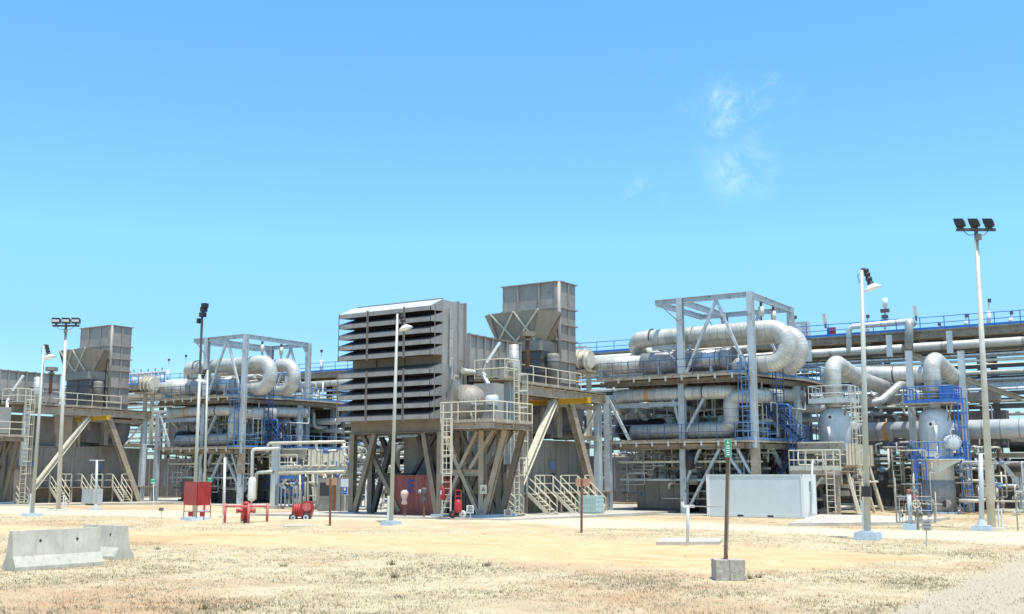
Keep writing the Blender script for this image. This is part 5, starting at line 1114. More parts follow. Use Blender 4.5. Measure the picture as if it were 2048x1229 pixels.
# ---- lamp poles
def conc_base(lab_parent, p, s, h, m='conc_blueshade'):
    mb = MB(); k = s*.12
    mb.hexa([(p.x-s, p.y-s, -.05), (p.x+s, p.y-s, -.05), (p.x+s, p.y+s, -.05), (p.x-s, p.y+s, -.05)], [(p.x-s+k, p.y-s+k, h), (p.x+s-k, p.y-s+k, h), (p.x+s-k, p.y+s-k, h), (p.x-s+k, p.y+s-k, h)])
    part('base', mb, m, lab_parent)
def lamp_pole(label, base, topxy, r0=.13, r1=.075, size=.42, side=1, tilt=0, conduit=True, box=False, h=.3, base_m='conc_blueshade'):
    base = V3(base); T = at(*topxy, Y=base.y+0.0); T.x = T.x
    o = thing('lamp_pole', label, 'lamp pole', base, 'lamp poles')
    conc_base(o, base, size, h, base_m)
    b0 = base+V3((0, 0, h)); part('pole', MB().tube(b0, T, r0, 14, r1), 'pole', o, smooth=True)
    part('foot_plate', MB().tube(b0, b0+V3((0, 0, .04)), .24, 10), 'galv', o)
    rt = V3((cy_, sy_, 0))*side
    part('arm', MB().pipe([T, T+V3((0, 0, .06)), T+rt*.18+V3((0, 0, .05))], .045, .08, 8), 'dark', o)
    hd = part('ballast', MB().lathe([(.08, 0), (.13, -.05), (.1, -.18), (.14, -.22), (.1, -.36), (.15, -.42), (.11, -.56), (.16, -.66)], T+rt*.16+V3((0, 0, .06)), (-.3*side*cy_, -.3*side*sy_, 1), 14), 'black', o)
    sh = T+rt*.38+V3((0, 0, -.6)); part('lamp_shade', MB().lathe([(.14, 0), (.36, -.16), (.38, -.2), (.1, -.24)], sh, (-.3*side, -.1, 1), 18), 'wht2', hd, smooth=True)
    part('cable_loop', MB().pipe([T+V3((0, 0, -.1)), T-rt*.18+V3((0, 0, -.2)), T-rt*.12+V3((0, 0, -.5)), T+V3((0, 0, -.6))], .015, .1, 6), 'black', o)
    if conduit:
        for dx in (-.17, -.1): part('conduit', MB().tube(b0+rt*dx, b0+rt*dx+V3((0, 0, 1.25)), .04, 8), 'white', o)
    return o
lamp_pole('slim pale lamp pole in front of the louvred intake', g(782, 1055), (795, 628), .11, .065)
lamp_pole('pale lamp pole before the raised skid with a switch box on it', g(1736, 1080), (1723, 541), .135, .08, .48, h=.32)
p = at(1733, 983, Y=g(1736, 1080).y-.15); solo('switch_box', MB().box(p.x-.17, p.x+.2, p.y-.14, p.y+.0, p.z-.22, p.z+.2), 'black', 'black switch box strapped to the lamp pole before the raised skid', 'switch box')
lamp_pole('leaning lamp pole near the edge behind the concrete barriers', g(64, 1032), (88, 692), .125, .07, .5, h=.15)
a_ = g(418, 1030); lamp_pole('short thin lamp pole standing behind the red board', g(408, 1024), (415, 741), .1, .07, .35, side=-1, h=.1, conduit=False)
# floodlight masts
def flood(label, base, topxy, aim, r0=.17, r1=.1, half=1.1, cream=True, yawk=0.):
    base = V3(base); T = at(*topxy, Y=base.y); o = thing('floodlight_mast', label, 'floodlight mast', base, 'floodlight masts')
    conc_base(o, base, .6, .12, 'conc')
    part('pole', MB().tube(base+V3((0, 0, .1)), T, r0, 14, r1), 'cream', o, smooth=True); part('pole_top', MB().tube(T+(base-T).normalized()*1.6, T, r1*1.05, 12), 'dark', o)
    rt = V3((cy_, sy_, 0)); rt = Matrix.Rotation(yawk, 3, 'Z') @ rt
    part('cross_bar', MB().bar(T-rt*half, T+rt*half, .12, .14), 'dark', o)
    fw = Matrix.Rotation(R(aim), 3, 'Z') @ V3((-sy_, cy_, 0))
    for k in (-1, 0, 1):
        q = T+rt*half*.74*k+V3((0, 0, .14)); sd_ = fw.cross(V3((0, 0, 1)))
        for s_ in (-1, 1): pass
        hp = part('floodlight', MB().prism([q+sd_*.24+fw*-.18+V3((0, 0, .05)), q+sd_*.3+fw*.22+V3((0, 0, -.02)), q+sd_*.3+fw*.34+V3((0, 0, .42)), q+sd_*.24+fw*-.12+V3((0, 0, .36))], sd_*-.55), 'black', o)
        mb = MB(); a_ = [q+sd_*.26+fw*.262+V3((0, 0, .12)), q+sd_*-.22+fw*.262+V3((0, 0, .12)), q+sd_*-.22+fw*.316+V3((0, 0, .3)), q+sd_*.26+fw*.316+V3((0, 0, .3))]
        mb.prism(a_, fw*.012); part('glass', mb, 'lamp', hp)
        part('gear_box', MB().prism([q+sd_*.2+fw*-.19+V3((0, 0, .08)), q+sd_*-.2+fw*-.19+V3((0, 0, .08)), q+sd_*-.2+fw*-.14+V3((0, 0, .3)), q+sd_*.2+fw*-.14+V3((0, 0, .3))], fw*-.03), 'machine', hp)
        part('yoke', MB().bar(q+V3((0, 0, -.08)), q+V3((0, 0, .1)), .2, .05), 'dark', hp)
    part('junction_box', MB().box(T.x-.02, T.x+.24, T.y-.16, T.y-.0, T.z-.55, T.z-.25), 'machine', o)
    for k in (-1, 1): part('cable', MB().pipe([T+rt*half*.7*k+V3((0, -.05, 0)), T+rt*half*.4*k+V3((0, -.05, -.3)), T+V3((0, -.05, -.25))], .018, .3, 6), 'black', o)
    for dx in (.35, .5): part('conduit', MB().tube(base+rt*dx, base+rt*dx+V3((0, 0, 1.5-dx)), .045, 8), 'white', o)
    return o
flood('tallest floodlight mast with three black lamps turned away over the larger vessel', g(1984, 1060), (1952, 460), 60, .19, .09, .97)
flood('distant floodlight mast with three bright lamps over the far train', g(116, 1022), (132, 652), 195, .17, .09, 1.0)
# single dark twin flood on pole at the red board
base = g(388, 1038); T = at(404, 640, Y=base.y); o = thing('floodlight_pole', 'slender pole with dark upright floodlights above the red board', 'floodlight mast', base, 'floodlight masts')
part('pole', MB().tube(base, T.lerp(base, .28), .12, 12, .085), 'pole', o, smooth=True); part('pole_top', MB().tube(T.lerp(base, .28), T+V3((0, 0, .2)), .075, 10), 'dark', o)
for dz, dx in ((.3, .05), (.62, .12), (.85, .2)): part('floodlight', MB().box(T.x+dx-.17, T.x+dx+.17, T.y-.15, T.y+.15, T.z+dz-.13, T.z+dz+.15), 'black', o)
part('junction_box', MB().box(T.x-.38, T.x-.18, T.y-.1, T.y+.1, T.z-.2, T.z+.1), 'black', o)
# plain post by the far train, blue grey post by the tallest mast
def tpost(lab, base, topxy, r=.09, m='galv_clean', size=.4, h=.12, arm=.45, name='post'):
    base = V3(base); T = at(*topxy, Y=base.y); o = thing(name, lab, 'post', base, 'plain posts'); conc_base(o, base, size, h); part('pole', MB().tube(base, T, r*1.25, 12, r), m, o, smooth=True)
    rt = V3((cy_, sy_, 0))
    if arm: part('cross_arm', MB().bar(T-rt*arm, T+rt*arm, .1, .06), m, o)
    part('collar', MB().tube(base+V3((0, 0, h)), base+V3((0, 0, h+.3)), r*2.2, 10, r*1.3), m, o); return o
tpost('pale blue T shaped post in front of the far stairs', g(191, 1020), (194, 921), arm=.55)
tpost('pale blue grey post beside the tallest floodlight mast', g(1964, 1062), (1961, 908), .1, size=.42, h=.25, arm=.2)
tpost('white thin post between the red board and the hydrant', g(447, 1042), (450, 916), .07, 'white', .2, .02, arm=0)
tpost('pale post with lamp in front of the container end', g(1621, 1040), (1625, 921), .06, 'galv_clean', .2, .02, arm=.12)
# ---- pale shipping container
cx0, cx1, cy0, cy1, ch_ = -27.15, -20.93, 64.3, 66.74, 2.62
ct = thing('shipping_container', 'white shipping container with skylight blue in its smooth long side', 'container', ((cx0+cx1)/2, (cy0+cy1)/2, 0))
part('body', MB().box(cx0+.05, cx1-.04, cy0+.05, cy1-.05, .12, ch_-.04), 'container', ct)
for x in (cx0, cx1-.16):
    for y in (cy0, cy1-.16): part('corner_post', MB().box(x, x+.16, y, y+.16, .0, ch_), 'wht2', ct)
for y in (cy0+.02, cy1-.14):
    part('top_rail', MB().box(cx0+.17, cx1-.17, y, y+.1, ch_-.1, ch_-.01), 'container', ct); part('bottom_rail', MB().box(cx0+.17, cx1-.17, y, y+.12, .02, .19), 'container', ct)
for x in (cx0+.02, cx1-.12): part('end_rail', MB().box(x, x+.1, cy0+.17, cy1-.17, ch_-.12, ch_-.012), 'wht2', ct); part('end_rail', MB().box(x, x+.1, cy0+.17, cy1-.17, .02, .2), 'wht2', ct)
part('end_wall', MB().box(cx1-.039, cx1-.015, cy0+.17, cy1-.17, .2, ch_-.13), 'wht2', ct)  # whiter than the long side: sun on this end put into colour
for x in (cx0+2.0, cx1-2.3): part('fork_pocket', MB().box(x, x+.38, cy0+.012, cy0+.019, .05, .16), 'black', ct)
for i, (x, z) in enumerate(((cx0, 0), (cx1-.18, 0), (cx0, ch_-.12), (cx1-.18, ch_-.12))): part('corner_casting', MB().box(x-.005, x+.185, cy0-.01, cy0+.0, z, z+.12), 'wht2', ct); part('casting_hole', MB().box(x+.06, x+.12, cy0-.013, cy0-.011, z+.03, z+.09), 'black', ct)
v_ = part('vent_grille', MB().box(cx1-.014, cx1-.006, 65.4, 65.9, 1.55, 2.2), 'grey', ct)
for i in range(7): part('vent_slot', MB().box(cx1-.005, cx1-.002, 65.45, 65.85, 1.6+i*.085, 1.64+i*.085), 'dark', v_)
part('data_plate', MB().box(cx1-.014, cx1-.006, 65.4, 65.75, .95, 1.45), 'signgrey', ct)
slab('kerb_slab', [g(1577, 1053, .0), g(1818, 1051, .0), g(1900, 1040, .0), g(1640, 1034, .0)], .16, 'low concrete slab edge in front of the raised skid')
slab('kerb_slab', [g(1312, 1091), g(1440, 1090), g(1445, 1083), g(1325, 1081)], .12, 'small flat slab under the white sampling post')
slab('kerb_slab', [g(567, 1055), g(650, 1053), g(668, 1045), g(570, 1047)], .05, 'flat slab under the red hose cart')
# ---- white sampling post on its slab
b = g(1375, 1086, .12); T = at(1376, 1013, Y=b.y); o = thing('sampling_post', 'white post with small tap heads on a flat slab', 'post', b); part('pole', MB().tube(b, T, .06, 10), 'vessel', o, smooth=True); part('tap_head', MB().bar(T+V3((-.18, -.08, 0)), T+V3((.22, .1, 0)), .1, .1), 'white', o); part('side_tube', MB().tube(T, T+V3((2.2, 0, 0))*.6, .02, 6), 'grey', o); part('knob', MB().tube(T+V3((-.18, -.08, 0)), T+V3((-.18, -.08, .16)), .06, 8), 'white', o)
# ---- assembly sign on its cracked block
b = g(1457, 1160); Zb = .5; o = thing('assembly_sign', 'green and white assembly sign on a wooden post in a cracked concrete block', 'sign', b)
def block(x0, x1, seed):
    r_ = random.Random(seed); mb = MB(); n = 7; s = .37
    fr = V3((cy_, sy_, 0)); bk = V3((-sy_, cy_, 0)); P = {}
    for i in range(n+1):
        for j in range(n+1):
            for k in range(n+1):
                if 0 < i < n and 0 < j < n and 0 < k < n: continue
                q = b+fr*(x0+(x1-x0)*i/n)+bk*(-.33+.66*j/n)+V3((0, 0, -.05+(Zb+.05)*k/n)); e = 0
                q = q+V3((noise.noise(q*9+V3((seed, 0, 0))), noise.noise(q*9+V3((0, seed, 4))), noise.noise(q*8+V3((9, 0, seed)))))*.016
                if e > 1: q = q+(b+V3((0, 0, .2))-q)*(.05+.04*r_.random())
                P[i, j, k] = len(mb.v); mb.v.append(tuple(q))
    for a in range(n):
        for c_ in range(n):
            for t_ in (0, n):
                qd = [(a, c_), (a+1, c_), (a+1, c_+1), (a, c_+1)]
                qd = qd if t_ else qd[::-1]
                mb.face([P[x, y, t_] for x, y in qd]); mb.face([P[t_, x, y] for x, y in qd]); mb.face([P[x, t_, y] for x, y in qd[::-1]])
    return mb
part('block', block(-.36, -.03, 1), 'concold', o); part('block', block(-.015, .36, 2), 'concold', o)
T = at(1456, 880, Y=b.y); part('post', MB().bar(b+V3((-.06, -.04, Zb-.05)), T, .06, .05, (0, 1, 0)), 'bark', o); part('lit_post_side', MB().bar(b+V3((-.015, -.01, Zb-.05)), T+V3((.045, .03, 0)), .025, .04, (0, 1, 0)), 'beam', o)  # pale strip beside the dark bar paints the post's sunlit side
fw = V3((sy_*.96-cy_*.25, -cy_*.96-sy_*.25, 0)).normalized(); rt = V3((-fw.y, fw.x, 0))
sc = at(1456.5, 897, Y=b.y)+fw*.08; hw, hh = .082, .225
def plate(parent, c, w_, h_, m, d=.006, fwd=0., name='face'):
    c = c+fw*fwd; return part(name, MB().prism([c-rt*w_-V3((0, 0, h_)), c+rt*w_-V3((0, 0, h_)), c+rt*w_+V3((0, 0, h_)), c-rt*w_+V3((0, 0, h_))], -fw*d), m, parent)
board = plate(o, sc, hw, hh, 'letter', .02, 0, 'board'); plate(board, sc, hw*.94, hh*.97, 'green', .003, .004)
for z_, w_ in ((.13, .018), (.17, .01)): plate(board, sc+V3((0, 0, z_)), w_, .022, 'letter', .002, .008, 'pictogram')
def text(s_, c, size, m, parent, fw_, name='lettering'):
    cu = bpy.data.curves.new(name, 'FONT'); cu.body = s_; cu.size = size; cu.align_x = 'CENTER'; cu.align_y = 'CENTER'; cu.extrude = .0015
    ob = bpy.data.objects.new(name, cu); COL.objects.link(ob); dg = bpy.context.evaluated_depsgraph_get(); me = bpy.data.meshes.new_from_object(ob.evaluated_get(dg)); COL.objects.unlink(ob); bpy.data.objects.remove(ob)
    me.materials.clear(); me.materials.append(M[m]); ob = bpy.data.objects.new(name, me); COL.objects.link(ob); ob.parent = parent
    off = V3(parent.location) if parent.type == 'EMPTY' else V3(parent['o'])
    ob.location = V3(c)-off; ob.rotation_euler = (R(90), 0, math.atan2(fw_.x, -fw_.y)); ob['o'] = tuple(c); return ob
for z_, s_ in ((.055, .05), (.0, .05), (-.06, .045), (-.115, .045), (-.165, .04)): plate(board, sc+V3((0, 0, z_)), .05-.012*abs(math.sin(z_*40)), .012, 'letter', .002, .008, 'text_line')
# ---- small signs
def small_sign(lab, base, topxy, w_, h_, face, post='galv', two=None, lines=0, hp=.025, lm_='ink'):
    base = V3(base); T = at(*topxy, Y=base.y); o = thing('small_sign', lab, 'sign', base, 'small signs'); part('post', MB().tube(base, T, hp, 8), post, o); f_ = plate(o, T+fw*.04, w_, h_, face, .015, 0, 'board')
    for i in range(lines): plate(f_, T+fw*.04+V3((0, 0, h_*(.62-1.24*i/max(1, lines-1)))), w_*(.8 if i % 2 else .62), h_*.12, lm_, .002, .004, 'text_line')
    return o, f_, T
small_sign('small white notice with dark lines by the red extinguisher cart', at(941, 1037, Y=45.6), (940.5, 1019), .19, .2, 'signwhite', lines=4)
small_sign('small grey notice board before the first stair', at(1016, 1043, Y=46.0), (1016, 1026), .2, .16, 'signgrey', lines=4)
small_sign('grey notice board on a short post near the lamp pole', g(1853, 1094), (1853, 1051), .16, .19, 'signgrey', lines=3, lm_='machine')
small_sign('low grey reading lectern shaped notice in front of the far deck', g(323, 1039), (323, 1019), .16, .1, 'machine', lines=2)
small_sign('green sign on a white post in front of the far deck', g(307, 1021), (307, 963), .22, .19, 'green', 'white', lines=2, lm_='letter', hp=.035)
small_sign('green sign at the upper corner behind the red board', g(421, 1020), (420, 961), .2, .2, 'green', 'white', lines=2, lm_='letter', hp=.035)
o, f_, T = small_sign('blue pictogram sign on a white post by the louvred intake leg', g(690, 1034), (690, 981), .2, .3, 'signwhite', 'white', hp=.035)
plate(f_, T+fw*.04+V3((0, 0, .07)), .16, .18, 'bluesign', .002, .004); plate(f_, T+fw*.04+V3((0, 0, -.2)), .16, .06, 'bluesign', .002, .004)
plate(f_, T+fw*.045+V3((0, 0, .07)), .06, .1, 'letter', .002, .006, 'pictogram')
p = at(691, 966, Y=T.y-.25); o = thing('notice_board', 'blank white notice board above the blue pictogram sign', 'sign', (p.x, p.y, 0)); plate(o, p, .32, .25, 'signwhite', .02, 0, 'board'); part('post', MB().tube((p.x-.45, p.y+.1, 0), (p.x-.45, p.y+.1, p.z), .03, 8), 'dark', o); part('bracket', MB().bar(p+V3((-.45, .1, 0)), p+V3((.1, .06, 0)), .04), 'dark', o)
# two rusty sign backs
for xq, yb, yt, lab in ((660, 1054, 962, 'rusty sign back on a rusty pole before the grey cabinet'), (1163, 1066, 963, 'faded rusty sign back on a red brown pole before the stairs')):
    b = g(xq, yb); T = at(xq+.5, yt-4, Y=b.y); o = thing('rusty_sign', lab, 'sign', b, 'rusty signs seen from behind')
    part('pole', MB().bar(b, T, .08, .08, (0, 1, 0)), 'rust', o); c_ = at(xq, yt, Y=b.y)-fw*.0+V3((.0, .1, -.05)); w_ = .29 if xq < 700 else .33
    plate(o, c_, w_, .17, 'rustpale', .012, -.02, 'plate')
# ---- folded red board with frame and footing
b = g(391, 1043); o = thing('folded_red_board', 'large folded red board on thin legs over a concrete foot', 'board', b)
mb = MB(); mb.hexa([(b.x-.95, b.y-.35, -.05), (b.x+.5, b.y-.75, -.05), (b.x+.95, b.y+.35, -.05), (b.x-.4, b.y+.75, -.05)], [(b.x-.85, b.y-.3, .22), (b.x+.45, b.y-.65, .22), (b.x+.85, b.y+.3, .22), (b.x-.35, b.y+.65, .22)]); part('foot', mb, 'conc_blueshade', o)
zt, zb_ = at(392, 964, Y=b.y).z, at(392, 1011, Y=b.y).z
A, Bm, Cc = at(367, 1011, Y=b.y+.1), at(393, 1011, Y=b.y-.45), at(420, 1011, Y=b.y+.75)
for (p, q), nm in (((A, Bm), 'left_panel'), ((Bm, Cc), 'panel')):
    p, q = V3((p.x, p.y, zb_)), V3((q.x, q.y, zb_)); part('panel', MB().prism([p, q, V3((q.x, q.y, zt)), V3((p.x, p.y, zt))], (.0, .03, 0)), 'red', o)
for p in (A, Bm, Bm+V3((.25, .3, 0)), Cc): part('leg', MB().bar((p.x, p.y+.05, .1), (p.x, p.y+.05, zb_), .035), 'dark' if p is Bm else 'red', o)
part('lower_rail', MB().bar((A.x, A.y+.05, .5), (Cc.x, Cc.y+.05, .5), .035), 'red', o)
for u in (.28, .72): q = V3(A).lerp(V3(Cc), u); part('small_plate', MB().box(q.x-.2, q.x+.2, q.y, q.y+.02, .24, .5), 'red', o)
# ---- hydrant in its red guard frame
b = g(491, 1048); o = thing('guard_frame', 'red tubular guard frame round the hydrant', 'guard rail', b)
rt_ = V3((cy_, sy_, 0)); bk = V3((-sy_, cy_, 0)); zt = 1.0
P = [b+rt_*-1.12+bk*-.0, b+rt_*.28+bk*-.55, b+rt_*1.1+bk*.2, b+rt_*-.4+bk*.8]
for q in P: part('guard_post', MB().tube(q, q+V3((0, 0, zt+.08)), .075, 12), 'hydrant', o, smooth=True); part('footing', MB().tube(q+V3((0, 0, -.02)), q+V3((0, 0, .05)), .2, 10), 'conc', o)
for i in range(4): part('guard_rail', MB().tube(P[i]+V3((0, 0, zt-.08)), P[(i+1) % 4]+V3((0, 0, zt-.08)), .06, 10), 'hydrant', o, smooth=True)
o = thing('fire_hydrant', 'red fire hydrant standing inside the guard frame', 'hydrant', b)
part('barrel', MB().lathe([(.13, .2), (.13, .75), (.17, .78), (.17, .88), (.13, .9), (.13, 1.0), (.2, 1.02), (.2, 1.1), (.08, 1.18)], b, n=16), 'red', o, smooth=True); part('base', MB().lathe([(.12, -.02), (.12, .14), (.2, .15), (.2, .22)], b, n=14), 'black', o)
for d in (-1, 1): q = b+V3((0, 0, .68)); part('outlet', MB().tube(q, q+rt_*.42*d-bk*.1, .1, 12), 'red', o, smooth=True); part('outlet_cap', MB().tube(q+rt_*.42*d-bk*.1, q+rt_*.5*d-bk*.12, .13, 12), 'hydrant', o)
# ---- hose cart
b = g(604, 1044, .05); o = thing('hose_cart', 'red two wheeled fire hose cart with coiled hose on a flat slab', 'cart', b)
rx = V3((cy_, sy_, 0)); ry = V3((-sy_, cy_, 0))
def loc(x, y, z): return b+rx*x+ry*y+V3((0, 0, z))
part('body', MB().prism([loc(-.54, -.28, .3), loc(.48, -.28, .24), loc(.62, -.28, .7), loc(.52, -.28, 1.08), loc(.2, -.28, 1.12), loc(-.06, -.28, .93), loc(-.5, -.28, .9)], ry*.56), 'red', o)
part('reel_guard', MB().lathe([(.25, -.3), (.3, -.33), (.3, -.27), (.25, -.27)], loc(.3, 0, .82), ry, 22), 'red', o, smooth=True)
part('hose_reel', MB().lathe([(.1, -.32), (.24, -.31), (.24, -.3)], loc(.3, 0, .82), ry, 20), 'hydrant', o)
for x, y, r_ in ((-.42, -.3, .23), (.3, -.42, .25)):
    w_ = part('wheel', MB().lathe([(r_*.6, -.09), (r_, -.08), (r_, .08), (r_*.6, .09)], loc(x, y, r_), ry, 22), 'rubber', o, smooth=True); part('rim', MB().lathe([(r_*.2, -.1), (r_*.58, -.095), (r_*.58, .0)], loc(x, y, r_), ry, 16), 'galv', w_); part('hub', MB().tube(loc(x, y-.13, r_), loc(x, y-.09, r_), r_*.2, 10), 'black', w_)
for i in range(3): part('cylinder', MB().tube(loc(-.4+i*.12, -.3, .35), loc(-.36+i*.12, -.25, .95), .07, 10), 'red', o, smooth=True); part('cylinder_valve', MB().tube(loc(-.36+i*.12, -.25, .95), loc(-.36+i*.12, -.25, 1.06), .025, 6), 'dark', o)
part('push_bar', MB().pipe([loc(.5, -.2, .9), loc(.66, -.2, 1.12), loc(.66, .2, 1.12), loc(.5, .2, .9)], .02, .08, 6), 'dark', o)
# ---- extinguisher cart
b = at(916, 1037, Y=45.9); o = thing('extinguisher_cart', 'small red wheeled extinguisher with upright handle under the braced platform', 'fire extinguisher', b)
def loc(x, y, z): return b+rx*x+ry*y+V3((0, 0, z))
part('cylinder', MB().lathe([(.05, -.02), (.19, .06), (.2, .1), (.2, .5), (.16, .6), (.05, .66)], loc(0, 0, .3), n=18), 'red', o, smooth=True)
for x in (-.15, .15): part('handle_bar', MB().tube(loc(x, .1, .5), loc(x, .12, 1.42), .025, 8), 'red', o)
for z in (1.12, 1.42): part('handle_rung', MB().tube(loc(-.15, .12, z), loc(.15, .12, z), .025, 8), 'red', o)
for x, m_ in ((-.28, 'rubber'), (.24, 'galv')): w_ = part('wheel', MB().lathe([(.12, -.05), (.2, -.04), (.2, .04), (.12, .05)], loc(x, -.02, .2), rx*.35+ry, 18), m_, o, smooth=True); part('hub', MB().tube(loc(x, -.1, .2), loc(x, .02, .2), .05, 8), 'red', w_)
part('tray', MB().box(b.x-.3, b.x+.2, b.y-.3, b.y+.0, .12, .2), 'red', o)
p = at(885, 985, Y=46.2); o = thing('wall_extinguisher', 'red extinguisher hung on the ladder foot of the lower platform', 'fire extinguisher', p+V3((0, 0, -.3))); part('cylinder', MB().lathe([(.03, -.4), (.12, -.36), (.12, .22), (.04, .36)], p, n=14), 'red', o, smooth=True); part('valve', MB().tube(p+V3((0, 0, .36)), p+V3((0, 0, .46)), .04, 8), 'dark', o); part('tag_plate', MB().box(p.x-.04, p.x+.04, p.y-.135, p.y-.13, p.z-.1, p.z+.1), 'letter', o)
p = at(967, 979, Y=48.2); solo('warning_plate', MB().box(p.x-.22, p.x+.22, p.y-.02, p.y, p.z-.24, p.z+.24), 'rail', 'small cream warning plate on the braced platform column', 'sign')
p2 = V3((p.x, p.y-.02, p.z)); solo('warning_triangle', MB().prism([p2+V3((-.13, 0, -.1)), p2+V3((.13, 0, -.1)), p2+V3((0, 0, .16))], (0, -.006, 0)), 'machine', 'dark triangle mark on the cream warning plate', 'sign')
# ---- faded red steel box marked E below the louvres
SY = 49.0; xl, xr = at(790, 1000, Y=SY).x, at(884, 1000, Y=SY).x; zt = at(830, 953, Y=SY).z
o = thing('red_shed', 'faded red steel shed wall marked with a blue letter E', 'shed', ((xl+xr)/2, 49.5, .2)); part('body', MB().box(xl-.4, xr, SY, 50.1, .15, zt), 'redfade', o)
part('cap', MB().box(xl-.45, xr+.03, SY-.05, 50.15, zt, zt+.06), 'redfade', o)
for k in range(4): part('seam', MB().box(xl+k*(xr-xl)/3.2, xl+k*(xr-xl)/3.2+.05, SY-.03, SY, .2, zt-.01), 'redfade', o)
text('E', at(821, 974, Y=SY-.04), 1.02, 'bluelet', o, V3((0, -1, 0)))
for xq, w_, lab in ((809, True, 'meter post wrapped in pale cloth before the red shed'), (848, False, 'dark meter post with dial before the red shed')):
    b = at(xq, 1036, Y=46.9); T = at(xq, 996 if w_ else 987, Y=46.9); o = thing('meter_post', lab, 'meter', b, 'meter posts by the red shed'); part('post', MB().tube(b, T, .05, 8), 'rust', o)
    if w_: part('wrapping', MB().lathe([(.1, -.36), (.18, -.3), (.12, -.12), (.15, -.02), (.22, .15), (.2, .32), (.09, .42)], T, n=12), 'cloth', o, smooth=True)
    else: part('dial_housing', MB().lathe([(.1, -.5), (.14, -.4), (.13, -.1), (.18, 0), (.18, .22), (.08, .3)], T, n=12), 'dark', o); part('dial', MB().tube(T+V3((-.15, -.1, .1)), T+V3((-.2, -.2, .1)), .1, 10), 'galv', o)
# ---- grey electrical cabinet
p0, p1 = g(634, 1032), g(676, 1032); o = thing('electric_cabinet', 'brown grey electrical cabinet behind the rusty sign', 'cabinet', (p0+p1)/2); hz = at(650, 956, Y=p0.y).z
part('casing', MB().box(p0.x, p0.x+1.95, p0.y, p0.y+1.1, .3, hz), 'encl', o); part('plinth', MB().box(p0.x-.1, p0.x+2.05, p0.y-.1, p0.y+1.2, 0, .3), 'conc', o); d_ = part('door', MB().box(p0.x+.12, p0.x+1.2, p0.y-.04, p0.y, .4, hz-.12), 'encl', o)
part('door_window', MB().box(p0.x+.22, p0.x+1.08, p0.y-.05, p0.y-.041, hz-1.15, hz-.3), 'black', d_); part('name_plate', MB().box(p0.x+.2, p0.x+1.1, p0.y-.05, p0.y-.041, hz-1.65, hz-1.25), 'machine', d_); part('side_pillar', MB().box(p0.x+1.3, p0.x+1.55, p0.y-.06, p0.y, .4, hz-.2), 'rust', o)
# ---- caged plastic tank
b = g(1181, 1029, .2); x0, x1, y0, y1, z0, z1 = b.x-.6, b.x+.6, b.y-.4, b.y+.7, .3, 1.33
o = thing('plastic_tank', 'pale green plastic tank in a wire cage beside the stairs', 'tank', (b.x, b.y, .15)); part('bladder', MB().box(x0+.03, x1-.03, y0+.03, y1-.03, z0, z1), 'ibc', o); part('pallet', MB().box(x0, x1, y0, y1, .12, z0-.02), 'rust', o)
for i in range(7): x = x0+(x1-x0)*i/6; part('cage_bar', MB().tube((x, y0, z0-.05), (x, y0, z1), .012, 5), 'galv', o)
for i in range(5): y = y0+(y1-y0)*(i+1)/6; part('cage_bar', MB().tube((x1, y, z0-.05), (x1, y, z1), .012, 5), 'galv', o)
for z in (z0+.2, z0+.5, z0+.8, z1): part('cage_ring', MB().tube((x0, y0, z), (x1, y0, z), .012, 5), 'galv', o); part('cage_ring', MB().tube((x1, y0, z), (x1, y1, z), .012, 5), 'galv', o)
part('cap', MB().tube((b.x, (y0+y1)/2, z1), (b.x, (y0+y1)/2, z1+.06), .1, 12), 'dark', o)
# small generator box by the far stairs
b = g(180, 1014); o = thing('wheeled_box', 'pale wheeled metal box beside the T shaped post', 'box', b); part('casing', MB().box(b.x-.75, b.x+.75, b.y-.3, b.y+.6, .25, 1.45), 'galv', o)
for dx in (-.5, .0, .5): part('wheel', MB().tube((b.x+dx, b.y-.36, .13), (b.x+dx, b.y-.3, .13), .13, 12), 'rubber', o)
# ---- valve stand with red head near the vessels
b = g(1822, 1060); o = thing('gauge_stand', 'thin instrument stand with hand wheels and red head in front of the larger vessel', 'instrument', b); conc_base(o, b, .32, .28)
T = at(1815, 988, Y=b.y); part('pole', MB().tube(b, (b.x, b.y, T.z), .1, 10), 'galv', o, smooth=True); part('red_head', MB().tube((b.x, b.y, T.z), (b.x, b.y, T.z+.22), .11, 12), 'redfade', o, smooth=True)
p = at(1833, 1008, Y=b.y-.2); part('hand_wheel', MB().ring(p, (.4, -1, 0), .17, .02), 'rail', o); part('hand_wheel', MB().ring(p+V3((-.05, .1, .35)), (.4, -1, 0), .17, .02), 'redfade', o); part('side_post', MB().tube((p.x, p.y+.1, 0), (p.x, p.y+.1, p.z+.3), .05, 8), 'machine', o)
tangle(31, 24, (b.x-.9, b.x+.9), (b.y+1, b.y+3), (.3, 4.2), ['grey', 'galv', 'dark', 'c_grey', 'cream'], 'on the manifold in front of the larger vessel', None, 'small pipes on the vessel manifold', vert=.8, rr=(.012, .022))
for xq, lab in ((1806, 'small red board on two legs behind the lamp pole'), (1953, 'small red board beyond the blue ladder of the larger vessel')):
    b = g(xq, 1024); p = at(xq, 1002, Y=b.y); o = thing('red_notice', lab, 'sign', b, 'small red boards'); part('board', MB().box(p.x-.35, p.x+.35, p.y, p.y+.04, p.z-.32, p.z+.32), 'redfade', o)
    for dx in (-.25, .25): part('leg', MB().box(p.x+dx-.03, p.x+dx+.03, p.y+.04, p.y+.09, 0, p.z), 'galv', o)
tangle(32, 30, (-14.6, -10.5), (76, 82), (.2, 3.4), ['grey', 'galv', 'c_grey', 'cream', 'machine'], 'beside the skirt of the larger vessel', None, 'small pipes beside the vessel skirt', vert=.6, rr=(.03, .1))
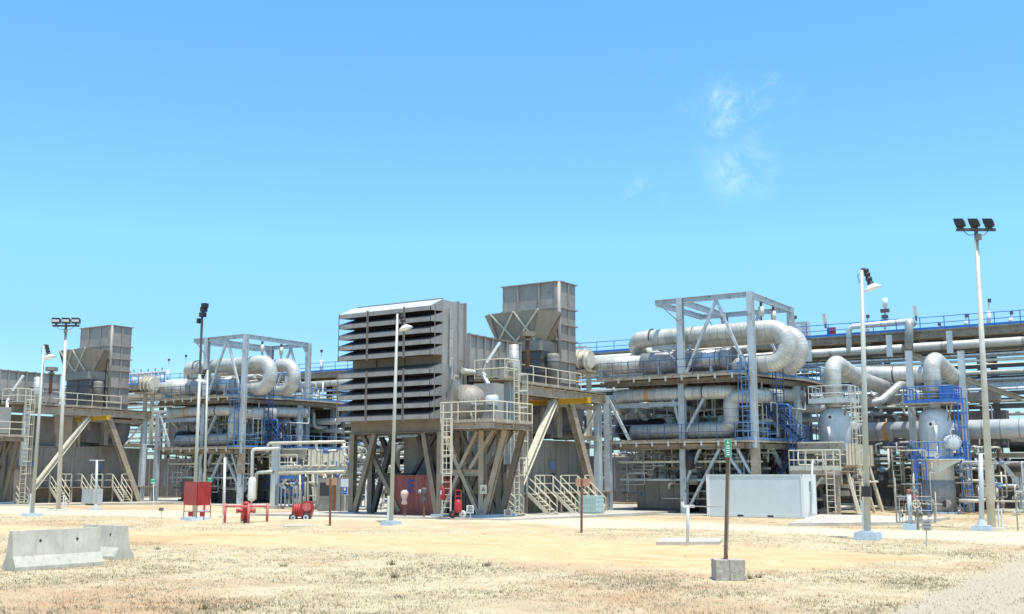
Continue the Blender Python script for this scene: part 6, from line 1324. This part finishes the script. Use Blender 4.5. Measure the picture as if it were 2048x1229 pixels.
b = g(2036, 1062); o = thing('stake', 'short weathered marker stake near the field edge', 'stake', b); part('post', MB().bar(b, b+V3((0, 0, .85)), .06), 'beam', o)
# ---- far red containers, bushes and palm
for i, (xa, xb, yt, Y_) in enumerate(((2000, 2090, 965, 97), (1742, 1762, 968, 94))):
    a, b_ = at(xa, 1022, Y=Y_), at(xb, 1022, Y=Y_); zt = at(xa, yt, Y=Y_).z; o = thing('red_container', ['dark red corrugated container far beyond the trestle', 'dark red corrugated container glimpsed behind the raised skid'][i], 'container', (a.x, Y_, 0)); part('body', MB().box(a.x, b_.x, Y_, Y_+2.4, .1, zt), 'redfade', o)
    for k in range(int((b_.x-a.x)/.35)): part('corrugation', MB().box(a.x+.1+k*.35, a.x+.24+k*.35, Y_-.05, Y_, .2, zt-.1), 'redfade', o)
for i, (xa, xb, yt) in enumerate(((1860, 2060, 985), (2060, 2200, 990))):
    a, b_ = at(xa, 1000, Y=140), at(xb, 1000, Y=140); o = thing('far_shed', ['long dark red shed roof far behind the trestle', 'dark far shed at the end of the yard'][i], 'shed', (a.x, 140, 0)); z_ = at(xa, 968, Y=140).z; part('wall', MB().box(a.x, b_.x, 140, 148, 0, z_), 'redfade', o); part('roof', MB().box(a.x-.4, b_.x+.4, 139.5, 148.5, z_, z_+.3), 'machine', o)
def palm(px, yt, Y_, lab):
    T = at(px, yt, Y=Y_); o = thing('palm_tree', lab, 'palm tree', (T.x, T.y, 0)); part('trunk', MB().tube((T.x, T.y, 0), T, .3, 10, .22), 'bark', o)
    r_ = random.Random(5); mb = MB()
    for k in range(46):
        a = r_.uniform(0, 6.283); el = r_.uniform(-.5, 1.2); L = r_.uniform(2.2, 3.2); pts = []
        for s_ in range(7): u = s_/6; e2 = el-u*u*1.5; pts.append(T+V3((math.cos(a)*math.cos(e2), math.sin(a)*math.cos(e2), math.sin(e2)))*L*u+V3((0, 0, -u*u*.5)))
        for p, q in zip(pts[1:], pts[2:]):
            d = (q-p).normalized(); sd_ = d.cross(V3((0, 0, 1))).normalized()
            for m_ in range(3):
                c_ = p.lerp(q, m_/3)
                for sg in (-1, 1): e = c_+sd_*sg*.45+d*.3+V3((0, 0, -.2*r_.random())); mb.poly([c_, c_+d*.09, e])
    part('crown', mb, 'frond', o)
palm(2046, 952, 150, 'bushy palm tree far behind the red container')
def bush(px, Y_, h, lab):
    b = at(px, 1000, Y=Y_); b.z = 0; r_ = random.Random(px); mb = MB()
    for k in range(900):
        a = r_.uniform(0, 6.283); rr = r_.random()**.5*h*1.1; z = r_.random()*h*(1-.5*(rr/h/1.1)**2); c_ = b+V3((math.cos(a)*rr, math.sin(a)*rr, z)); s_ = .12*h
        mb.poly([c_, c_+V3((r_.uniform(-s_, s_), r_.uniform(-s_, s_), r_.uniform(-s_, s_))), c_+V3((r_.uniform(-s_, s_), r_.uniform(-s_, s_), r_.uniform(0, s_)))])
    o = thing('bush', lab, 'bush', b, 'far bushes'); part('foliage', mb, 'frond', o)
bush(2040, 120, 1.6, 'low dark bush by the far red container'); bush(1880, 125, 1.4, 'low dark bush under the low pipe bridge'); bush(1985, 132, 2.0, 'broad low bush beyond the tallest mast')
